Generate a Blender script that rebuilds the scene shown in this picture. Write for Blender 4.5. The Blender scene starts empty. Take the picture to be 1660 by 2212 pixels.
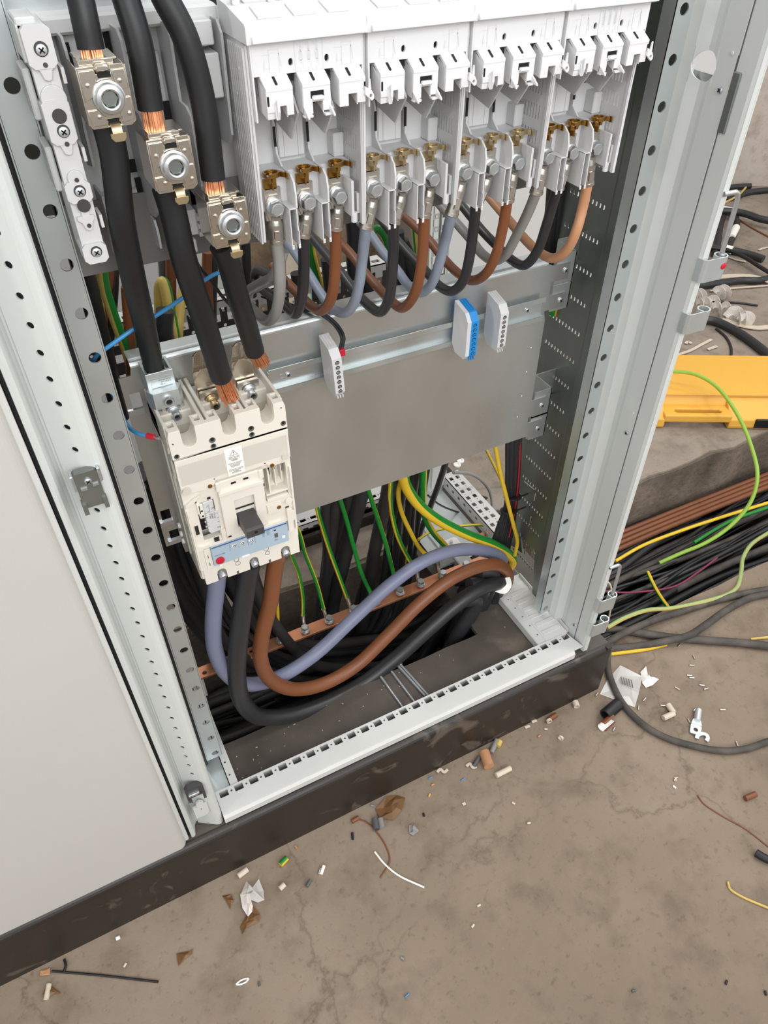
import bpy, math, random
from mathutils import Vector as V, Matrix
from mathutils.geometry import tessellate_polygon
random.seed(7)
PI = math.pi
COL = bpy.context.scene.collection

# ------------------------------------------------------------------ camera
CAM = V((-0.02969, -0.61236, 1.13389))
YAW, PITCH, FPX = 0.477329, -0.750991, 1603.1
_d = V((math.sin(YAW)*math.cos(PITCH), math.cos(YAW)*math.cos(PITCH), math.sin(PITCH)))
_r = _d.cross(V((0, 0, 1))).normalized()
_u = _r.cross(_d)

def at(px, py, **k):
    """point of the sight line through a photo pixel on a plane x=, y= or z="""
    w = _d + _r*((px-830)/FPX) - _u*((py-1106)/FPX)
    a, v = next(iter(k.items()))
    i = 'xyz'.index(a)
    return CAM + w*((v-CAM[i])/w[i])

def make_camera():
    cd = bpy.data.cameras.new('camera')
    cam = bpy.data.objects.new('camera', cd)
    COL.objects.link(cam)
    cd.sensor_fit = 'HORIZONTAL'
    cd.sensor_width = 36
    cd.lens = 36*FPX/1660
    cd.clip_start = 0.01
    m = Matrix((_r, _u, -_d)).transposed().to_4x4()
    m.translation = CAM
    cam.matrix_world = m
    bpy.context.scene.camera = cam
make_camera()

# ------------------------------------------------------------------ materials
def lin(c):
    def f(x):
        x /= 255
        return x/12.92 if x <= .04045 else ((x+.055)/1.055)**2.4
    return (f(c[0]), f(c[1]), f(c[2]), 1)

def mat(name, c, rough=.5, metal=0, var=.06, scale=30, bump=0, bscale=200, rvar=0, c2=None, spec=None, alpha=None, trans=0, scuff=None, stretch=None, mixlo=.2, mixhi=.8):
    m = bpy.data.materials.new(name)
    m.use_nodes = True
    nt = m.node_tree
    b = nt.nodes['Principled BSDF']
    L = nt.links.new
    b.inputs['Roughness'].default_value = rough
    b.inputs['Metallic'].default_value = metal
    if spec is not None: b.inputs['Specular IOR Level'].default_value = spec
    if trans: b.inputs['Transmission Weight'].default_value = trans
    if alpha is not None: b.inputs['Alpha'].default_value = alpha
    tc = nt.nodes.new('ShaderNodeTexCoord')
    src = tc.outputs['Object']
    if stretch:
        mp = nt.nodes.new('ShaderNodeMapping')
        mp.inputs['Scale'].default_value = stretch
        L(src, mp.inputs['Vector']); src = mp.outputs['Vector']
    n = nt.nodes.new('ShaderNodeTexNoise')
    n.inputs['Scale'].default_value = scale
    n.inputs['Detail'].default_value = 6
    L(src, n.inputs['Vector'])
    cr = nt.nodes.new('ShaderNodeValToRGB')
    a = lin(c)
    if c2 is None:
        lo = tuple(x*(1-var) for x in a[:3])+(1,)
        hi = tuple(min(1, x*(1+var)) for x in a[:3])+(1,)
    else:
        lo, hi = a, lin(c2)
    cr.color_ramp.elements[0].color = lo
    cr.color_ramp.elements[1].color = hi
    cr.color_ramp.elements[0].position = mixlo
    cr.color_ramp.elements[1].position = mixhi
    L(n.outputs['Fac'], cr.inputs['Fac'])
    col = cr.outputs['Color']
    if scuff:
        ns = nt.nodes.new('ShaderNodeTexNoise'); ns.inputs['Scale'].default_value = scuff[1]; ns.inputs['Detail'].default_value = 9; ns.inputs['Distortion'].default_value = 1.2
        L(tc.outputs['Object'], ns.inputs['Vector'])
        rs_ = nt.nodes.new('ShaderNodeValToRGB'); rs_.color_ramp.elements[0].position = .60; rs_.color_ramp.elements[1].position = .70
        rs_.color_ramp.elements[1].color = (.5, .5, .5, 1)
        L(ns.outputs['Fac'], rs_.inputs['Fac'])
        mx = nt.nodes.new('ShaderNodeMix'); mx.data_type = 'RGBA'; mx.inputs['B'].default_value = lin(scuff[0])
        L(rs_.outputs['Color'], mx.inputs['Factor']); L(col, mx.inputs['A']); col = mx.outputs['Result']
    L(col, b.inputs['Base Color'])
    if rvar:
        mr = nt.nodes.new('ShaderNodeMapRange')
        mr.inputs['To Min'].default_value = max(.02, rough-rvar)
        mr.inputs['To Max'].default_value = min(1, rough+rvar)
        mr.inputs['From Min'].default_value = .2
        mr.inputs['From Max'].default_value = .8
        L(n.outputs['Fac'], mr.inputs['Value'])
        L(mr.outputs['Result'], b.inputs['Roughness'])
    if bump:
        n2 = nt.nodes.new('ShaderNodeTexNoise')
        n2.inputs['Scale'].default_value = bscale
        n2.inputs['Detail'].default_value = 5
        L(src, n2.inputs['Vector'])
        bp = nt.nodes.new('ShaderNodeBump')
        bp.inputs['Strength'].default_value = bump
        bp.inputs['Distance'].default_value = .002
        L(n2.outputs['Fac'], bp.inputs['Height'])
        L(bp.outputs['Normal'], b.inputs['Normal'])
    return m

def concrete(name, c1, c2, c3, scale=3.0, bump=.5, cracks=True):
    m = bpy.data.materials.new(name); m.use_nodes = True
    nt = m.node_tree; L = nt.links.new
    b = nt.nodes['Principled BSDF']
    b.inputs['Roughness'].default_value = .85
    b.inputs['Specular IOR Level'].default_value = .25
    tc = nt.nodes.new('ShaderNodeTexCoord')
    def noise(s, d=8, r=.6):
        n = nt.nodes.new('ShaderNodeTexNoise')
        n.inputs['Scale'].default_value = s; n.inputs['Detail'].default_value = d
        n.inputs['Roughness'].default_value = r
        L(tc.outputs['Object'], n.inputs['Vector']); return n
    def ramp(f, stops):
        r = nt.nodes.new('ShaderNodeValToRGB')
        e = r.color_ramp.elements
        e[0].position, e[0].color = stops[0]; e[1].position, e[1].color = stops[-1]
        for p, c in stops[1:-1]:
            q = e.new(p); q.color = c
        L(f, r.inputs['Fac']); return r
    def mix(a, bb, fac, mode='MIX'):
        x = nt.nodes.new('ShaderNodeMix'); x.data_type = 'RGBA'; x.blend_type = mode
        if isinstance(fac, float): x.inputs['Factor'].default_value = fac
        else: L(fac, x.inputs['Factor'])
        L(a, x.inputs['A'])
        if isinstance(bb, tuple): x.inputs['B'].default_value = bb
        else: L(bb, x.inputs['B'])
        return x.outputs['Result']
    n1 = noise(scale); n2 = noise(scale*9); n3 = noise(scale*60, 3)
    base = ramp(n1.outputs['Fac'], [(.3, lin(c1)), (.5, lin(c2)), (.72, lin(c3))]).outputs['Color']
    g = (1, 1, 1, 1)
    f2 = ramp(n2.outputs['Fac'], [(.3, (.62, .6, .58, 1)), (.5, (.97, .97, .97, 1)), (.7, (1.0, 1.0, 1.0, 1))]).outputs['Color']
    col = mix(base, f2, .75, 'MULTIPLY')
    f3 = ramp(n3.outputs['Fac'], [(.25, (.55, .52, .5, 1)), (.42, g), (.68, g), (.8, (1.25, 1.25, 1.25, 1))]).outputs['Color']
    col = mix(col, f3, .6, 'MULTIPLY')
    if cracks:
        v = nt.nodes.new('ShaderNodeTexVoronoi'); v.feature = 'DISTANCE_TO_EDGE'
        v.inputs['Scale'].default_value = 2.1
        mv = nt.nodes.new('ShaderNodeMix'); mv.data_type = 'RGBA'; mv.blend_type = 'LINEAR_LIGHT'
        mv.inputs['Factor'].default_value = .1
        nw = noise(7, 6)
        L(tc.outputs['Object'], mv.inputs['A']); L(nw.outputs['Color'], mv.inputs['B'])
        L(mv.outputs['Result'], v.inputs['Vector'])
        cr = ramp(v.outputs['Distance'], [(0, (.45, .42, .4, 1)), (.006, (.8, .79, .78, 1)), (.016, g)])
        gate = ramp(n1.outputs['Fac'], [(.46, (0, 0, 0, 1)), (.56, g)])
        fm = nt.nodes.new('ShaderNodeMath'); fm.operation = 'MULTIPLY'; fm.inputs[1].default_value = .55
        L(gate.outputs['Color'], fm.inputs[0])
        col = mix(col, cr.outputs['Color'], fm.outputs[0], 'MULTIPLY')
    L(col, b.inputs['Base Color'])
    bp = nt.nodes.new('ShaderNodeBump'); bp.inputs['Strength'].default_value = bump; bp.inputs['Distance'].default_value = .004
    L(n2.outputs['Fac'], bp.inputs['Height'])
    bp2 = nt.nodes.new('ShaderNodeBump'); bp2.inputs['Strength'].default_value = bump*.6; bp2.inputs['Distance'].default_value = .002
    L(n3.outputs['Fac'], bp2.inputs['Height']); L(bp.outputs['Normal'], bp2.inputs['Normal'])
    L(bp2.outputs['Normal'], b.inputs['Normal'])
    return m

M = {}
M['paint'] = mat('light_grey_paint', (207, 207, 203), .42, var=.025, scale=8, bump=.05, bscale=900)
M['paintd'] = mat('post_grey_paint', (203, 206, 202), .42, var=.025, scale=8, bump=.05, bscale=900)
M['door'] = mat('door_grey_paint', (192, 189, 184), .5, var=.02, scale=6, bump=.12, bscale=1100)
M['galv'] = mat('galvanised_steel', (202, 208, 208), .36, .85, var=.16, scale=14, rvar=.09)
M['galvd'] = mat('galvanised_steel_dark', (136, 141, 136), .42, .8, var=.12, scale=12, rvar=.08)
M['rail'] = mat('zinc_rail', (206, 213, 213), .38, .75, var=.06, scale=10, rvar=.06)
M['plate'] = mat('mounting_plate_zinc', (198, 201, 200), .32, .85, var=.12, scale=9, rvar=.09, stretch=(1, 1, .6))
M['zinc'] = mat('bright_zinc', (204, 208, 211), .33, .85, var=.08, scale=60)
M['nickel'] = mat('nickel_plate', (212, 203, 188), .22, .95, var=.07, scale=50)
M['tin'] = mat('tinned_lug', (198, 193, 184), .32, .92, var=.08, scale=80)
M['brass'] = mat('brass_clip', (166, 128, 66), .28, .95, var=.12, scale=80)
M['brass2'] = mat('dull_brass_clip', (196, 178, 142), .3, .9, var=.1, scale=80)
M['copper'] = mat('copper_strand', (238, 164, 120), .30, .82, var=.2, scale=300)
M['copbar'] = mat('copper_bar', (230, 160, 122), .34, .78, var=.12, scale=16, rvar=.12)
M['white'] = mat('white_plastic', (222, 222, 223), .38, var=.01, scale=20)
M['grey'] = mat('pale_grey_plastic', (206, 206, 206), .42, var=.015, scale=20)
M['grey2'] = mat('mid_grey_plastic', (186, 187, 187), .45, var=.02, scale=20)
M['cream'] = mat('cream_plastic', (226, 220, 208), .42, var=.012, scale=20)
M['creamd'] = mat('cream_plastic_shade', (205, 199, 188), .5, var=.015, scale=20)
M['emb'] = mat('embossed_plastic', (216, 216, 217), .45, var=.01)
M['black'] = mat('black_rubber', (23, 24, 26), .46, var=.12, scale=40, bump=.02, bscale=400)
M['blackd'] = mat('dusty_black_rubber', (40, 38, 37), .6, var=.4, scale=25, bump=.1)
M['dusty'] = mat('dusty_cable', (56, 52, 49), .7, var=.2, scale=22, c2=(98, 90, 82), bump=.12, bscale=300, mixlo=.35, mixhi=.75)
M['carrier'] = mat('dull_zinc_carrier', (124, 122, 119), .5, .5, var=.1, scale=12)
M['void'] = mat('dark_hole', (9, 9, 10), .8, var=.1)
M['dark'] = mat('charcoal_plastic', (62, 59, 60), .45, var=.04, scale=200, bump=.08, bscale=1500)
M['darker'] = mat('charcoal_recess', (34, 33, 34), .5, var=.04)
M['brown'] = mat('brown_pvc', (122, 72, 42), .42, var=.06, scale=30)
M['tan'] = mat('tan_pvc', (190, 138, 100), .42, var=.05, scale=30)
M['greyc'] = mat('grey_pvc', (138, 136, 132), .42, var=.05, scale=30)
M['bluegrey'] = mat('blue_grey_pvc', (140, 150, 166), .42, var=.05, scale=30)
M['violet'] = mat('violet_grey_pvc', (120, 124, 148), .42, var=.05, scale=20)
M['bkpvc'] = mat('black_pvc', (42, 42, 44), .38, var=.1, scale=30)
M['dkgrey'] = mat('dark_grey_pvc', (88, 88, 88), .42, var=.06, scale=30)
M['yel'] = mat('yellow_pvc', (224, 186, 40), .4, var=.05, scale=30)
M['grn'] = mat('green_pvc', (22, 128, 44), .4, var=.08, scale=30)
M['yelp'] = mat('pale_yellow_pvc', (206, 178, 92), .45, var=.05, scale=30)
M['blue'] = mat('blue_pvc', (58, 142, 200), .4, var=.04)
M['bluet'] = mat('blue_terminal_plastic', (28, 134, 206), .38, var=.03)
M['red'] = mat('red_plastic', (196, 24, 46), .4, var=.04)
M['label'] = mat('label_paper', (246, 244, 238), .6, var=.01)
M['ink'] = mat('black_ink', (30, 30, 32), .7, var=.1)
M['trip'] = mat('pale_blue_panel', (166, 184, 198), .35, var=.03, scale=40)
M['tripb'] = mat('blue_stripe', (58, 92, 140), .4, var=.03)
M['plinth'] = mat('dark_plinth_paint', (31, 26, 22), .42, var=.3, scale=7, rvar=.15, bump=.12, bscale=60, c2=(48, 41, 36), scuff=((120, 108, 96), 16))
M['plinthtop'] = mat('dusty_plinth_top', (60, 54, 49), .55, rvar=.15, scale=9, bump=.25, bscale=90, c2=(98, 89, 81), scuff=((130, 118, 106), 9))
M['case'] = mat('yellow_case_plastic', (228, 172, 66), .45, var=.03, scale=10)
M['paper'] = mat('crumpled_paper', (222, 214, 206), .6, var=.05, scale=60)
M['film'] = mat('clear_film', (236, 232, 228), .15, var=.02, alpha=.55)
M['tape'] = mat('brown_tape', (112, 78, 42), .45, var=.2, scale=40)
M['rag'] = mat('cream_shaving', (212, 198, 178), .6, var=.08, scale=50)
M['wshav'] = mat('white_shaving', (236, 230, 222), .4, var=.04, scale=50)
M['floor'] = concrete('floor_concrete', (124, 109, 93), (141, 125, 108), (155, 139, 122), 1.6, .55)
M['slab'] = concrete('slab_concrete', (126, 114, 102), (150, 138, 125), (163, 152, 140), 3, .5, False)
M['rough'] = concrete('rough_concrete_face', (94, 84, 73), (118, 106, 94), (146, 132, 117), 8, 1.0, False)
M['wall'] = concrete('plaster_wall', (176, 164, 152), (196, 184, 172), (206, 196, 186), 2, .3, False)
M['pillar'] = concrete('pillar_concrete', (130, 108, 86), (168, 146, 120), (186, 168, 146), 9, .8, False)
M['pit'] = mat('pit_dirt', (34, 30, 26), .9, var=.5, scale=8)
M['backpanel'] = mat('back_panel_grey', (204, 204, 202), .5, var=.02, scale=6)
M['cyan'] = mat('cyan_card', (96, 190, 210), .5)

# ------------------------------------------------------------------ mesh builder
class MB:
    def __init__(s):
        s.v = []; s.f = []; s.m = []; s.sm = []
    def add(s, vs, fs, mi=0, smooth=False):
        o = len(s.v)
        s.v += [tuple(x) for x in vs]
        for f in fs:
            s.f.append(tuple(i+o for i in f)); s.m.append(mi); s.sm.append(smooth)
        return s
    def box(s, x0, x1, y0, y1, z0, z1, mi=0, c=0):
        """box, edges chamfered by c"""
        if x0 > x1: x0, x1 = x1, x0
        if y0 > y1: y0, y1 = y1, y0
        if z0 > z1: z0, z1 = z1, z0
        c = min(c, (x1-x0)*.45, (y1-y0)*.45, (z1-z0)*.45)
        if c <= 0:
            vs = [(x, y, z) for x in (x0, x1) for y in (y0, y1) for z in (z0, z1)]
            return s.add(vs, [(0, 1, 3, 2), (4, 6, 7, 5), (0, 4, 5, 1), (2, 3, 7, 6), (0, 2, 6, 4), (1, 5, 7, 3)], mi)
        X, Y, Z = (x0, x1), (y0, y1), (z0, z1)
        vs = []; idx = {}
        for i in (0, 1):
            for j in (0, 1):
                for k in (0, 1):
                    cx = X[i]+(c if i == 0 else -c); cy = Y[j]+(c if j == 0 else -c); cz = Z[k]+(c if k == 0 else -c)
                    idx[i, j, k, 0] = len(vs); vs.append((X[i], cy, cz))
                    idx[i, j, k, 1] = len(vs); vs.append((cx, Y[j], cz))
                    idx[i, j, k, 2] = len(vs); vs.append((cx, cy, Z[k]))
        fs = []
        for i in (0, 1):
            q = [idx[i, 0, 0, 0], idx[i, 1, 0, 0], idx[i, 1, 1, 0], idx[i, 0, 1, 0]]
            fs.append(q if i else q[::-1])
            q = [idx[0, i, 0, 1], idx[0, i, 1, 1], idx[1, i, 1, 1], idx[1, i, 0, 1]]
            fs.append(q if i else q[::-1])
            q = [idx[0, 0, i, 2], idx[1, 0, i, 2], idx[1, 1, i, 2], idx[0, 1, i, 2]]
            fs.append(q if i else q[::-1])
        for a in (0, 1):
            for b in (0, 1):
                fs.append([idx[a, b, 0, 0], idx[a, b, 1, 0], idx[a, b, 1, 1], idx[a, b, 0, 1]])
                fs.append([idx[a, 0, b, 0], idx[a, 1, b, 0], idx[a, 1, b, 2], idx[a, 0, b, 2]])
                fs.append([idx[0, a, b, 1], idx[1, a, b, 1], idx[1, a, b, 2], idx[0, a, b, 2]])
                for k in (0, 1):
                    fs.append([idx[a, b, k, 0], idx[a, b, k, 1], idx[a, b, k, 2]])
        return s.add(vs, fs, mi)
    def prism(s, poly, t, o=(0, 0, 0), u=(1, 0, 0), v=(0, 0, 1), n=None, holes=(), mi=0, mside=None):
        """extrude a 2-D polygon (with holes) by t along n"""
        o, u, v = V(o), V(u), V(v)
        n = V(n) if n else u.cross(v)
        loops = [list(poly)]+[list(h) for h in holes]
        flat = [p for l in loops for p in l]
        tri = tessellate_polygon([[V((p[0], p[1], 0)) for p in l] for l in loops])
        N = len(flat)
        vs = [o+u*p[0]+v*p[1] for p in flat]+[o+u*p[0]+v*p[1]+n*t for p in flat]
        fs = [tuple(x) for x in tri]+[tuple(i+N for i in reversed(x)) for x in tri]
        s.add(vs, fs, mi)
        k = 0
        sf = []
        for l in loops:
            m = len(l)
            for i in range(m):
                a, b = k+i, k+(i+1) % m
                sf.append((a, b, b+N, a+N))
            k += m
        s.add(vs, sf, mi if mside is None else mside)
        return s
    def plan(s, poly, z0, z1, holes=(), mi=0):
        return s.prism(poly, z1-z0, (0, 0, z0), (1, 0, 0), (0, 1, 0), (0, 0, 1), holes, mi)
    def front(s, poly, y0, y1, holes=(), mi=0):
        return s.prism(poly, y1-y0, (0, y0, 0), (1, 0, 0), (0, 0, 1), (0, 1, 0), holes, mi)
    def side(s, poly, x0, x1, holes=(), mi=0):
        return s.prism(poly, x1-x0, (x0, 0, 0), (0, 1, 0), (0, 0, 1), (1, 0, 0), holes, mi)
    def cyl(s, p0, p1, r, n=16, r1=None, mi=0, cap=True, smooth=True, ph=0):
        return s.lathe([(r, 0), (r if r1 is None else r1, (V(p1)-V(p0)).length)], p0, V(p1)-V(p0), n, mi, cap, smooth, ph)
    def lathe(s, prof, o, ax, n=16, mi=0, cap=True, smooth=True, ph=0):
        o = V(o); ax = V(ax).normalized()
        a = ax.orthogonal().normalized() if abs(ax.z) > .9 or abs(ax.x) > .9 else ax.cross(V((0, 0, 1))).normalized()
        b = ax.cross(a)
        vs = []; fs = []
        for r, h in prof:
            for k in range(n):
                t = 2*PI*k/n+ph
                vs.append(o+ax*h+a*(r*math.cos(t))+b*(r*math.sin(t)))
        for i in range(len(prof)-1):
            for k in range(n):
                fs.append((i*n+k, i*n+(k+1) % n, (i+1)*n+(k+1) % n, (i+1)*n+k))
        s.add(vs, fs, mi, smooth)
        if cap:
            e = len(prof)-1
            s.add(vs, [tuple(range(n))[::-1], tuple(e*n+k for k in range(n))], mi)
        return s
    def hexbolt(s, o, ax, r, h, mi=0, ph=0):
        s.lathe([(r, 0), (r, h*.8), (r*.9, h)], o, ax, 6, mi, True, False, ph)
        return s
    def tube(s, pts, r, n=12, sub=8, mi=0, stripe=None, ph=0, caps=True, r2=None, raw=False, face=None):
        P = [V(p) for p in pts] if raw else spline(pts, sub)
        T = []
        for i in range(len(P)):
            T.append((P[min(i+1, len(P)-1)]-P[max(i-1, 0)]).normalized())
        a = T[0].orthogonal().normalized()
        if face is not None:      # turn the stripe towards (right, up, viewer side)
            D = _r*face[0]+_u*face[1]-_d*face[2]; D = D-T[0]*D.dot(T[0]); b = T[0].cross(a)
            ph = math.atan2(D.dot(b), D.dot(a))-PI*(stripe or 0)
        vs = []
        for i, p in enumerate(P):
            if i:
                a = (a-T[i]*a.dot(T[i]))
                a = a.normalized() if a.length > 1e-6 else T[i].orthogonal().normalized()
            b = T[i].cross(a)
            f = i/max(1, len(P)-1)
            rr = r if r2 is None else r+(r2-r)*f
            for k in range(n):
                t = 2*PI*k/n+ph
                vs.append(p+a*(rr*math.cos(t))+b*(rr*math.sin(t)))
        f0, f1 = [], []
        for i in range(len(P)-1):
            for k in range(n):
                q = (i*n+k, i*n+(k+1) % n, (i+1)*n+(k+1) % n, (i+1)*n+k)
                (f1 if stripe and k < n*stripe else f0).append(q)
        s.add(vs, f0, mi, True)
        if f1:
            s.add(vs, f1, mi+1, True)
        if caps:
            e = len(P)-1
            s.add(vs, [tuple(range(n))[::-1], tuple(e*n+k for k in range(n))], mi)
        return s
    def strip(s, pts, w, t, up=(0, 0, 1), mi=0, sub=6, raw=False):
        """flat ribbon along a path, width w across 'up x tangent', thickness t"""
        P = [V(p) for p in pts] if raw else spline(pts, sub)
        up = V(up)
        vs = []; fs = []
        for i, p in enumerate(P):
            T = (P[min(i+1, len(P)-1)]-P[max(i-1, 0)]).normalized()
            a = up.cross(T)
            a = a.normalized() if a.length > 1e-5 else T.orthogonal().normalized()
            b = T.cross(a)
            for x, y in ((-w/2, -t/2), (w/2, -t/2), (w/2, t/2), (-w/2, t/2)):
                vs.append(p+a*x+b*y)
        for i in range(len(P)-1):
            for k in range(4):
                fs.append((i*4+k, i*4+(k+1) % 4, i*4+4+(k+1) % 4, i*4+4+k))
        e = (len(P)-1)*4
        fs += [(3, 2, 1, 0), (e, e+1, e+2, e+3)]
        return s.add(vs, fs, mi)
    def xf(s, mtx, start=0):
        for i in range(start, len(s.v)):
            s.v[i] = tuple(mtx @ V(s.v[i]))
        return s
    def text(s, txt, o, u, v, size, mi=0, depth=.0002, align='LEFT', off=.0):
        cu = bpy.data.curves.new('t', 'FONT')
        cu.body = txt; cu.size = size; cu.extrude = 0; cu.align_x = align; cu.offset = off
        cu.resolution_u = 2
        ob = bpy.data.objects.new('t', cu)
        COL.objects.link(ob)
        dg = bpy.context.evaluated_depsgraph_get()
        me = bpy.data.meshes.new_from_object(ob.evaluated_get(dg))
        bpy.data.objects.remove(ob); bpy.data.curves.remove(cu)
        o, u, v = V(o), V(u).normalized(), V(v).normalized()
        n = u.cross(v)
        s.add([o+u*p.co.x+v*p.co.y+n*depth for p in me.vertices], [tuple(p.vertices) for p in me.polygons], mi)
        bpy.data.meshes.remove(me)
        return s
    def build(s, name, mats, parent=None, bev=0, bseg=2, loc=None):
        me = bpy.data.meshes.new(name)
        o0 = V(loc) if loc is not None else V((0, 0, 0))
        me.from_pydata([tuple(V(p)-o0) for p in s.v] if loc is not None else s.v, [], s.f)
        if not isinstance(mats, (list, tuple)): mats = [mats]
        for m in mats: me.materials.append(m)
        for p, mi, sm in zip(me.polygons, s.m, s.sm):
            p.material_index = mi; p.use_smooth = sm
        # weld the loose faces of each solid and make the normals agree
        import bmesh
        bm = bmesh.new(); bm.from_mesh(me)
        bmesh.ops.remove_doubles(bm, verts=bm.verts, dist=2e-6)
        bmesh.ops.recalc_face_normals(bm, faces=bm.faces)
        bm.to_mesh(me); bm.free()
        me.update()
        if any(s.sm):
            me.set_sharp_from_angle(angle=math.radians(40))
        ob = bpy.data.objects.new(name, me)
        COL.objects.link(ob)
        ob.location = o0
        if parent is not None:
            ob.parent = parent
            ob.location = o0-wloc(parent)
        if bev:
            b = ob.modifiers.new('edge', 'BEVEL')
            b.width = bev; b.segments = bseg; b.limit_method = 'ANGLE'; b.angle_limit = math.radians(50)
        return ob

def wloc(o):
    p = V(o.location)
    while o.parent is not None:
        o = o.parent; p = p+V(o.location)
    return p

def spline(pts, sub=8):
    P = [V(p) for p in pts]
    if len(P) < 3:
        return [P[0].lerp(P[-1], i/4) for i in range(5)]
    Q = [P[0]*2-P[1]]+P+[P[-1]*2-P[-2]]
    out = []
    for i in range(1, len(Q)-2):
        p0, p1, p2, p3 = Q[i-1:i+3]
        d1, d2, d3 = [max(1e-5, (b-a).length)**.5 for a, b in ((p0, p1), (p1, p2), (p2, p3))]
        m1 = (p1-p0)/d1-(p2-p0)/(d1+d2)+(p2-p1)/d2
        m2 = (p2-p1)/d2-(p3-p1)/(d2+d3)+(p3-p2)/d3
        m1 *= d2; m2 *= d2
        for k in range(sub):
            t = k/sub
            out.append(p1*(2*t**3-3*t**2+1)+m1*(t**3-2*t*t+t)+p2*(-2*t**3+3*t*t)+m2*(t**3-t*t))
    out.append(P[-1])
    return out

def circ(cx, cy, r, n=14, ry=None, ph=0):
    ry = r if ry is None else ry
    return [(cx+r*math.cos(2*PI*k/n+ph), cy+ry*math.sin(2*PI*k/n+ph)) for k in range(n)]

def rect(x0, x1, y0, y1, c=0):
    if c <= 0: return [(x0, y0), (x1, y0), (x1, y1), (x0, y1)]
    return [(x0+c, y0), (x1-c, y0), (x1, y0+c), (x1, y1-c), (x1-c, y1), (x0+c, y1), (x0, y1-c), (x0, y0+c)]

def slot(cx, cy, w, h, n=6):
    """upright slot with round ends"""
    r = w/2
    a = [(cx+r*math.cos(PI*k/n), cy+h/2-r+r*math.sin(PI*k/n)) for k in range(n+1)]
    return a+[(cx-r*math.cos(PI*k/n), cy-h/2+r-r*math.sin(PI*k/n)) for k in range(n+1)]

def tag(o, label=None, cat=None, group=None, kind=None):
    if label: o['label'] = label
    if cat: o['category'] = cat
    if group: o['group'] = group
    if kind: o['kind'] = kind
    return o

def thing(name, loc, label, cat, group=None):
    o = bpy.data.objects.new(name, None)
    o.empty_display_size = .02
    COL.objects.link(o)
    o.location = loc
    return tag(o, label, cat, group)

def copy_tree(o, parent=None):
    c = o.copy(); COL.objects.link(c)
    if parent is not None: c.parent = parent
    for ch in list(o.children): copy_tree(ch, c)
    return c
# ================================================================== the room
FZ, SZ, PZ = -.16, -.06, -.46           # front floor, raised rear floor, trench bottom
rnd = random.Random(3)
def noisy(x0, x1, y, amp, n):
    return [(x0+(x1-x0)*i/n, y+rnd.uniform(-amp, amp)) for i in range(n+1)]
mb = MB()
mb.plan([(-3, -3.5), (5, -3.5)]+noisy(5, -3, .045, .006, 90), PZ-.05, FZ)
tag(mb.build('floor', M['floor']), kind='structure')
mb = MB()
edge = noisy(-3, .80, .405, .004, 40)+noisy(.86, 5, .33, .008, 60)
mb.plan([(5, 5), (-3, 5)]+edge, PZ-.05, SZ-.006, mi=1)
mb.plan([(5, 5), (-3, 5)]+[(x, y+.006+rnd.uniform(-.003, .004)) for x, y in edge], SZ-.006, SZ, mi=0)
tag(mb.build('floor_raised_slab', [M['slab'], M['rough']]), kind='structure')
mb = MB(); mb.box(-3, 5, .0, .5, PZ-.04, PZ)
tag(mb.build('floor_trench_bottom', M['pit']), kind='structure')
# plaster wall to the right, behind the raised floor
wp = at(1600, 402, z=SZ); wd = V((_r.x, _r.y, 0)).normalized(); wn = V((-wd.y, wd.x, 0))
mb = MB()
mb.prism([(-2.2, SZ-.05), (3, SZ-.05), (3, 2.6), (-2.2, 2.6)], .12, wp, wd, (0, 0, 1), wn)
tag(mb.build('wall_right', M['wall']), kind='structure')

# ================================================================== rear cabinets seen through the frame
t = thing('rear_cabinet', (.2, .86, SZ), 'pale grey cabinet side standing behind the open frame at left', 'cabinet')
mb = MB(); mb.box(-.9, .385, .86, 1.3, SZ, 1.5, c=.004); mb.build('panel', M['backpanel'], t)
t = thing('rear_cabinet', (1.2, .9, SZ), 'pale grey cabinet behind the grey and tan cables at right', 'cabinet')
mb = MB(); mb.box(.93, 1.75, .90, 1.4, SZ, 1.5, c=.004); mb.build('panel', M['backpanel'], t)
p0 = at(955, 450, y=.86); p1 = at(1003, 450, y=.86)
mb = MB()
hs = []
for i in range(40):
    z = .02+i*.03
    for dx in (.013, .034):
        hs.append(rect(dx-.006, dx+.006, z, z+.016))
        hs.append(circ(dx, z-.007, .0028, 8))
mb.prism(rect(0, .047, 0, 1.25), .004, (.855, .858, SZ), (1, 0, 0), (0, 0, 1), (0, 1, 0), hs)
mb.box(.852, .856, .857, .93, SZ, 1.19)
mb.build('perforated_post', M['paintd'], t)
mb = MB(); mb.box(.905, .907, .895, .9, SZ, 1.3); mb.box(.856, .902, .90, .92, SZ, 1.2); mb.build('post_backing', M['grey2'], t)
# concrete pillar
mb = MB(); mb.plan([(.455, 1.05), (.62, 1.02), (.64, 1.3), (.45, 1.3)], SZ, 1.6)
tag(mb.build('pillar', M['pillar']), kind='structure')
mb = MB(); mb.plan([(.66, 1.25), (.9, 1.2), (.9, 1.5), (.66, 1.5)], SZ, 1.6)
tag(mb.build('pillar', M['pillar']), kind='structure')
mb = MB(); mb.front([(0, 0), (.10, 0), (.10, .64), (.045, .64)], 0, .004)
mb.xf(Matrix.Translation((.50, .97, SZ)))
tag(mb.build('cardboard_sheet', M['rag']), 'pale cardboard sheet leaning behind the cables by the pillar', 'sheet')
mb = MB(); q = [at(*p, y=.955) for p in ((677, 556), (693, 590), (672, 610), (668, 580))]
mb.prism([(a.x, a.z) for a in q[:3]]+[(q[2].x, SZ), (q[3].x, SZ), (q[3].x, q[3].z)], .002, (0, .955, 0), (1, 0, 0), (0, 0, 1), (0, 1, 0))
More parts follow.
